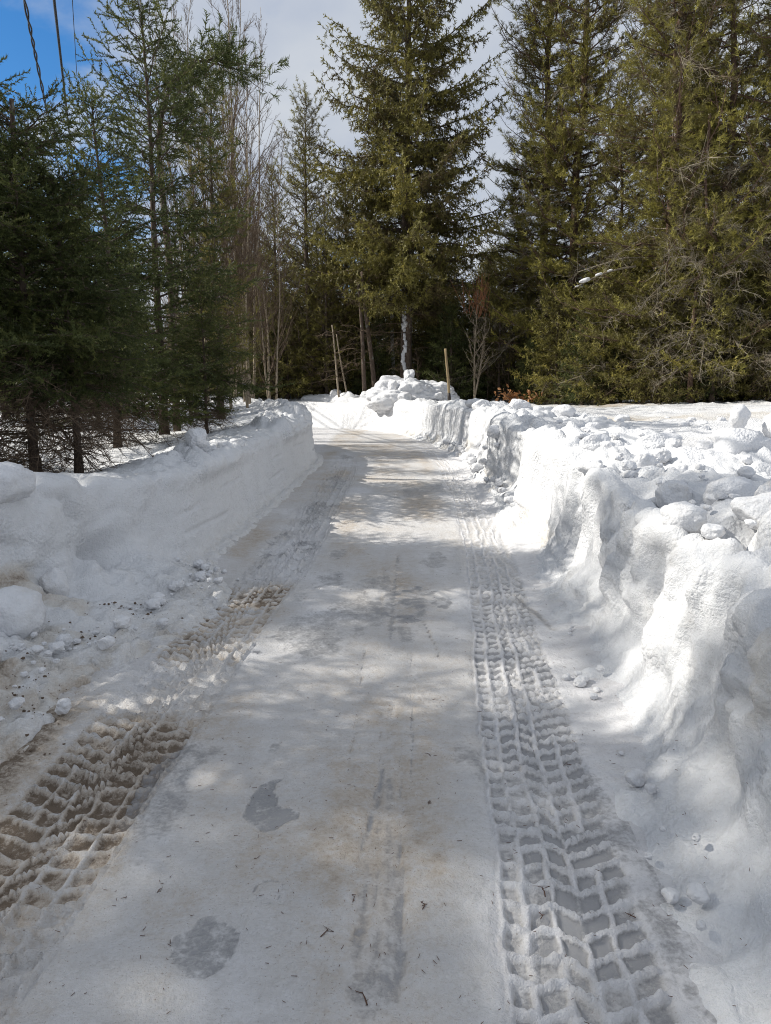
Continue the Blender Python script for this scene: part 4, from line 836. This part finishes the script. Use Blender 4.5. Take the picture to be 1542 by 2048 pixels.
hx = [(2.35, 15.0, .24), (2.75, 15.2, .27), (2.0, 15.2, .22), (3.15, 14.9, .2), (2.55, 14.3, .2), (3.35, 14.0, .22), (2.1, 14.2, .18), (1.95, 16.2, .2), (2.9, 14.2, .14), (2.3, 16.1, .2)]
for i, (x, y, s) in enumerate(hx): chunk(x, y, s, 'grey snow chunk in the heap on the right bank', GD, k=i)
for i in range(30):
    x = 2.5 + 3.2 * random.random(); y = 8.5 + 5.5 * random.random(); chunk(x, y, 0.05 + 0.10 * random.random() ** 2, 'small snow lump scattered behind the right bank', 'small snow lumps behind the right bank', k=i)
for i in range(60):
    y = 3.2 + 5.5 * random.random(); x = np.interp(y, [3, 4.5, 6, 9], [1.55, 1.7, 1.9, 2.05]) + abs(random.gauss(0, 0.55)); chunk(x, y, 0.025 + 0.065 * random.random() ** 2, 'small broken snow lump on the near right bank', 'small broken lumps on the near right bank', k=i, sink=0.3)
for i in range(26):
    t = random.random(); y = 9 + 9 * t; x = np.interp(y, [6, 10, 14, 17, 20], [1.44, 1.56, 1.58, 1.5, 1.3]) - 0.02 + 0.14 * random.random() ** 2; chunk(x, y, 0.05 + 0.09 * random.random() ** 2, 'snow lump fallen at the foot of the right bank', 'snow lumps at the foot of the right bank', k=i, sink=0.25)
for i in range(34):                                          # broken pieces along the far bank
    a = random.random(); x = np.interp(a, [0, .3, .6, 1], [1.0, -1.0, -3.2, -9.5]) + random.gauss(0, .2); y = np.interp(a, [0, .3, .6, 1], [23.7, 27.6, 29.9, 33.6]) + random.gauss(0.3, .3)
    chunk(x, y, 0.10 + 0.22 * random.random() ** 1.6, 'white snow lump along the far bank at the bend', 'snow lumps along the far bank', k=i)
# heap with a knob on top
hp = MB(); v, f = ico(6); vv = v * [1.35, 0.9, 0.62]; vv[:, 2] += 0; vv += v * (0.16 * lumps(v, 1.9, 140) + 0.07 * lumps(v, 5, 141) + 0.30 * fbm(v, 1.4, 4, 142))[:, None]
hz = ground(1.0, 25.6, 0.4)
ho = link('snow_heap', mesh('snow_heap', vv, f, M_CHUNK, True, {'dirt': np.full(len(v), 0.04), 'ice': np.zeros(len(v))})); ho.location = (0.95, 25.4, hz - 0.05); tag(ho, 'heap of plowed snow on the far bank in front of the lone spruce', 'snow heap')
ck = chunk(0.82, 25.1, 0.24, 'pointed snow lump crowning the heap on the far bank', 'chunks on the far heap', k=2, sz=(0.9, 0.9, 1.3)); ck.location.z = hz + 0.66
ck = chunk(0.25, 25.0, 0.17, 'smaller snow lump on the left shoulder of the far heap', 'chunks on the far heap', k=3, sz=(0.8, 0.9, 1.3)); ck.location.z = hz + 0.38
# left side
GF = 'snow chunks on the left bank'
chunk(-2.20, 4.15, 0.19, 'big snow chunk on the left bank at the edge of the view', GF, k=1, sz=(1, 1, 0.9))
chunk(-2.42, 4.7, 0.16, 'snow chunk behind the big one at the left edge', GF, k=4, sz=(1, 1, 1.0))
chunk(-2.20, 4.75, 0.10, 'upright narrow snow chunk on the left bank', GF, k=6, sz=(0.9, 0.9, 1.3))
chunk(-1.72, 12.4, 0.13, 'lone round snow chunk on the far part of the left bank', GF, k=5, sink=0.15, sz=(1.1, 1, 0.85))
chunk(-1.9, 7.5, 0.13, 'jagged snow chunk where the clean cut of the left bank starts', GF, k=2, sz=(0.9, 0.9, 1.1))
chunk(-1.72, 7.9, 0.10, 'rounded snow chunk beside the jagged one on the left bank', GF, k=0)
chunk(-1.75, 8.7, 0.10, 'flat snow chunk on the rim of the left bank', GF, k=3)
chunk(-1.56, 3.36, 0.045, 'small white snowball lying on the dirty left edge of the lane', GF, k=4, sink=0.15, sz=(1, 0.9, 0.9))
chunk(-1.58, 3.98, 0.05, 'small snow chunk at the end of the dirt strip', GF, k=2, sink=0.2)
chunk(-2.05, 3.6, 0.09, 'dirty snow chunk in the debris at the left edge', GF, k=5)
for i in range(90):
    y = 2.7 + 3.4 * random.random(); x = np.interp(y, [2.5, 3.9, 5, 6.1], [-1.95, -1.86, -1.55, -1.45]) + random.gauss(0, 0.13); chunk(x, y, 0.012 + 0.048 * random.random() ** 2.5, 'crumb of snow along the left edge of the lane', 'snow crumbs along the left edge of the lane', k=i, sink=0.2)
for i in range(20):
    y = 1.9 + 3.0 * random.random(); x = np.interp(y, [1.8, 2.6, 4, 6], [0.92, 0.98, 1.12, 1.3]) + random.gauss(0, 0.05); chunk(x, y, 0.012 + 0.03 * random.random() ** 2, 'crumb of snow along the right edge of the lane', 'snow crumbs along the right edge of the lane', k=i, sink=0.3)
# snow caught on boughs
bb = MB(); q0 = np.array([6.9, 21.25, 4.75]); q1 = np.array([5.2, 21.2, 4.15]); tt = np.linspace(0, 1, 8)[:, None]; bp_ = q0 + (q1 - q0) * tt + UP * 0.12 * np.sin(tt * 3.1); bb.tube(bp_, np.linspace(0.03, 0.012, 8), 5)
pine2 = [o for o in COL.objects if o.get('label', '').startswith('tall pine with dark trunk')][0]
bpy.context.view_layer.update()
bo = link('bare_bough', bb.mesh('bare_bough', M_LICH)); bo.parent = pine2; bo.matrix_parent_inverse = pine2.matrix_world.inverted()
for k, (f_, s, lb) in enumerate(((0.82, 0.105, 'largest snow clump on a bare pine bough, lowest of its row'), (0.60, 0.068, 'snow clump in the middle of the row on a bare pine bough'), (0.42, 0.053, 'small snow clump highest in the row on a bare pine bough'), (0.95, 0.037, 'snow scrap at the tip of a bare pine bough'))):
    q = q0 + (q1 - q0) * f_; o = link('snow_clump', CM[(2 * k + 1) % 7]); o.location = (q[0], q[1], q[2] + 0.12 * math.sin(f_ * 3.1) + s * 0.42); o.scale = (s * 1.5, s * 0.9, s * 0.6); o.rotation_euler = (0, -0.35, 0); tag(o, lb, 'snow clump', 'snow clumps on the pine bough')

# ------------------------------------------------------------------ fallen twigs and litter on the lane
def twig_mesh(seed):
    r = np.random.default_rng(seed); mb = MB(); a = np.array([-0.5, 0, 0.06]); b = np.array([0.5, 0.08 * r.normal(), 0.05]); c = (a + b) / 2 + [0, 0.12 * r.normal(), 0.05]
    mb.tube([a, c, b], [0.05, 0.045, 0.025], 5)
    for k in range(2): q = a + (b - a) * r.random(); mb.tube([q, q + [0.2, 0.25 * r.normal(), 0.04], q + [0.32, 0.35 * r.normal(), 0.0]], [0.03, 0.025, 0.015], 4)
    return mb.mesh('twig', M_TWIG, True)
TM = [twig_mesh(k) for k in range(4)]
tw = [(-0.055, 1.70, .045, 1.9), (0.17, 2.62, .03, 1.3), (-0.18, 1.93, .035, 1.0), (0.115, 2.05, .035, 1.5), (-0.10, 2.08, .03, 1.4), (0.75, 2.02, .035, 2.4), (0.5, 2.1, .045, 1.6), (0.47, 2.0, .03, 1.4), (0.19, 3.0, .03, 2.0), (-0.72, 2.12, .025, 1.1), (0.78, 2.9, .035, 2.6), (0.25, 3.6, .03, .9)]
for i, (x, y, s, a) in enumerate(tw):
    o = link('fallen_twig', TM[i % 4]); o.location = (x, y, ground(x, y, 0.05) - 0.001); o.scale = (s, s, s); o.rotation_euler = (0, 0, a); tag(o, 'tiny reddish brown twig lying on the packed snow of the lane', 'twig', 'tiny twigs on the lane')
lm = MB(); n = 700; yy = 1.6 * np.exp(rng.random(n) * 2.0); xx = -1.5 + 2.7 * rng.random(n)
keep = np.abs(xx) < yy * 0.62; xx, yy = xx[keep], yy[keep]
zz = np.array([ground(a, b, 0.04) for a, b in zip(xx, yy)]) + 0.002; an = rng.random(len(xx)) * 6.28; l = 0.006 + 0.012 * rng.random(len(xx))
A = np.stack([xx, yy, zz], 1); lm.sticks(A, A + np.stack([np.cos(an) * l, np.sin(an) * l, 0.001 + 0 * l], 1), 0.0011, 0.0008)
tag(link('fallen_needles', lm.mesh('fallen_needles', M_TWIG)), 'brown needles and bark crumbs sprinkled over the lane', 'litter', kind='stuff')

gv = MB(); iv, if_ = ico(1); n = 520; yy = 2.3 + 2.7 * rng.random(n) ** 0.9; xx = np.interp(yy, [2.3, 3.2, 3.9, 5.0], [-1.72, -1.80, -1.86, -1.70]) + rng.normal(size=n) * 0.15
for a, b in zip(xx, yy):
    q = 0.0025 + 0.008 * rng.random() ** 3
    if fbm(np.array([[a, b, 0.0]]), 4, 2, 150)[0] < -0.05: continue
    gv.add((iv * (1 + 0.35 * rng.normal(size=iv.shape)) * [1.2, 1, 0.8]) * q + [a, b, ground(a, b, 0.04) + q * 0.3], if_)
tag(link('gravel', gv.mesh('gravel', plain('gravel', (0.12, 0.085, 0.06), 0.9))), 'brown gravel and soil bits strewn along the dirty left edge', 'gravel', kind='stuff')

# ------------------------------------------------------------------ overhead lines
def line(P0, P1, sag, r, name, n=60):
    t = np.linspace(0, 1, n)[:, None]; return np.asarray(P0) + (np.asarray(P1) - np.asarray(P0)) * t - UP * sag * 4 * t * (1 - t)
DIR = np.array([-0.386, 1.0, 0.062])
def wire(px0, h, k0=-2.2, k1=3.0):
    a = np.array([px0[0], px0[1], h]); return a + DIR * (k0 * 10), a + DIR * (k1 * 10)
def cab(name, base, rad, label, twist=0.0):
    a, b = base; c = line(a, b, 0.35, rad, name, 700 if twist else 60)
    o = empty(name, (0, 0, 0))
    if twist:
        s = np.linspace(0, np.linalg.norm(b - a), 700); ss = s + 0.18 * np.sin(s * 1.7)
        for ph in (0, math.pi):
            mb = MB(); mb.tube(c + np.stack([twist * np.cos(ss * 4.6 + ph), 0 * s, twist * np.sin(ss * 4.6 + ph)], 1), rad, 5); link('strand', mb.mesh('strand', M_WIRE, True), o)
    else:
        mb = MB(); mb.tube(c, rad, 6); link('wire', mb.mesh('wire', M_WIRE, True), o)
    return tag(o, label, 'cable', 'overhead lines')
cab('overhead_cable', wire((-4.46, 10.0), 6.85), 0.013, 'twisted two strand black overhead cable, leftmost of the three', 0.017)
cab('overhead_cable', wire((-4.07, 10.0), 6.85), 0.019, 'thick straight black overhead cable between the other two')
cab('overhead_cable', wire((-3.83, 10.0), 6.85), 0.005, 'thinnest overhead wire, rightmost of the three')
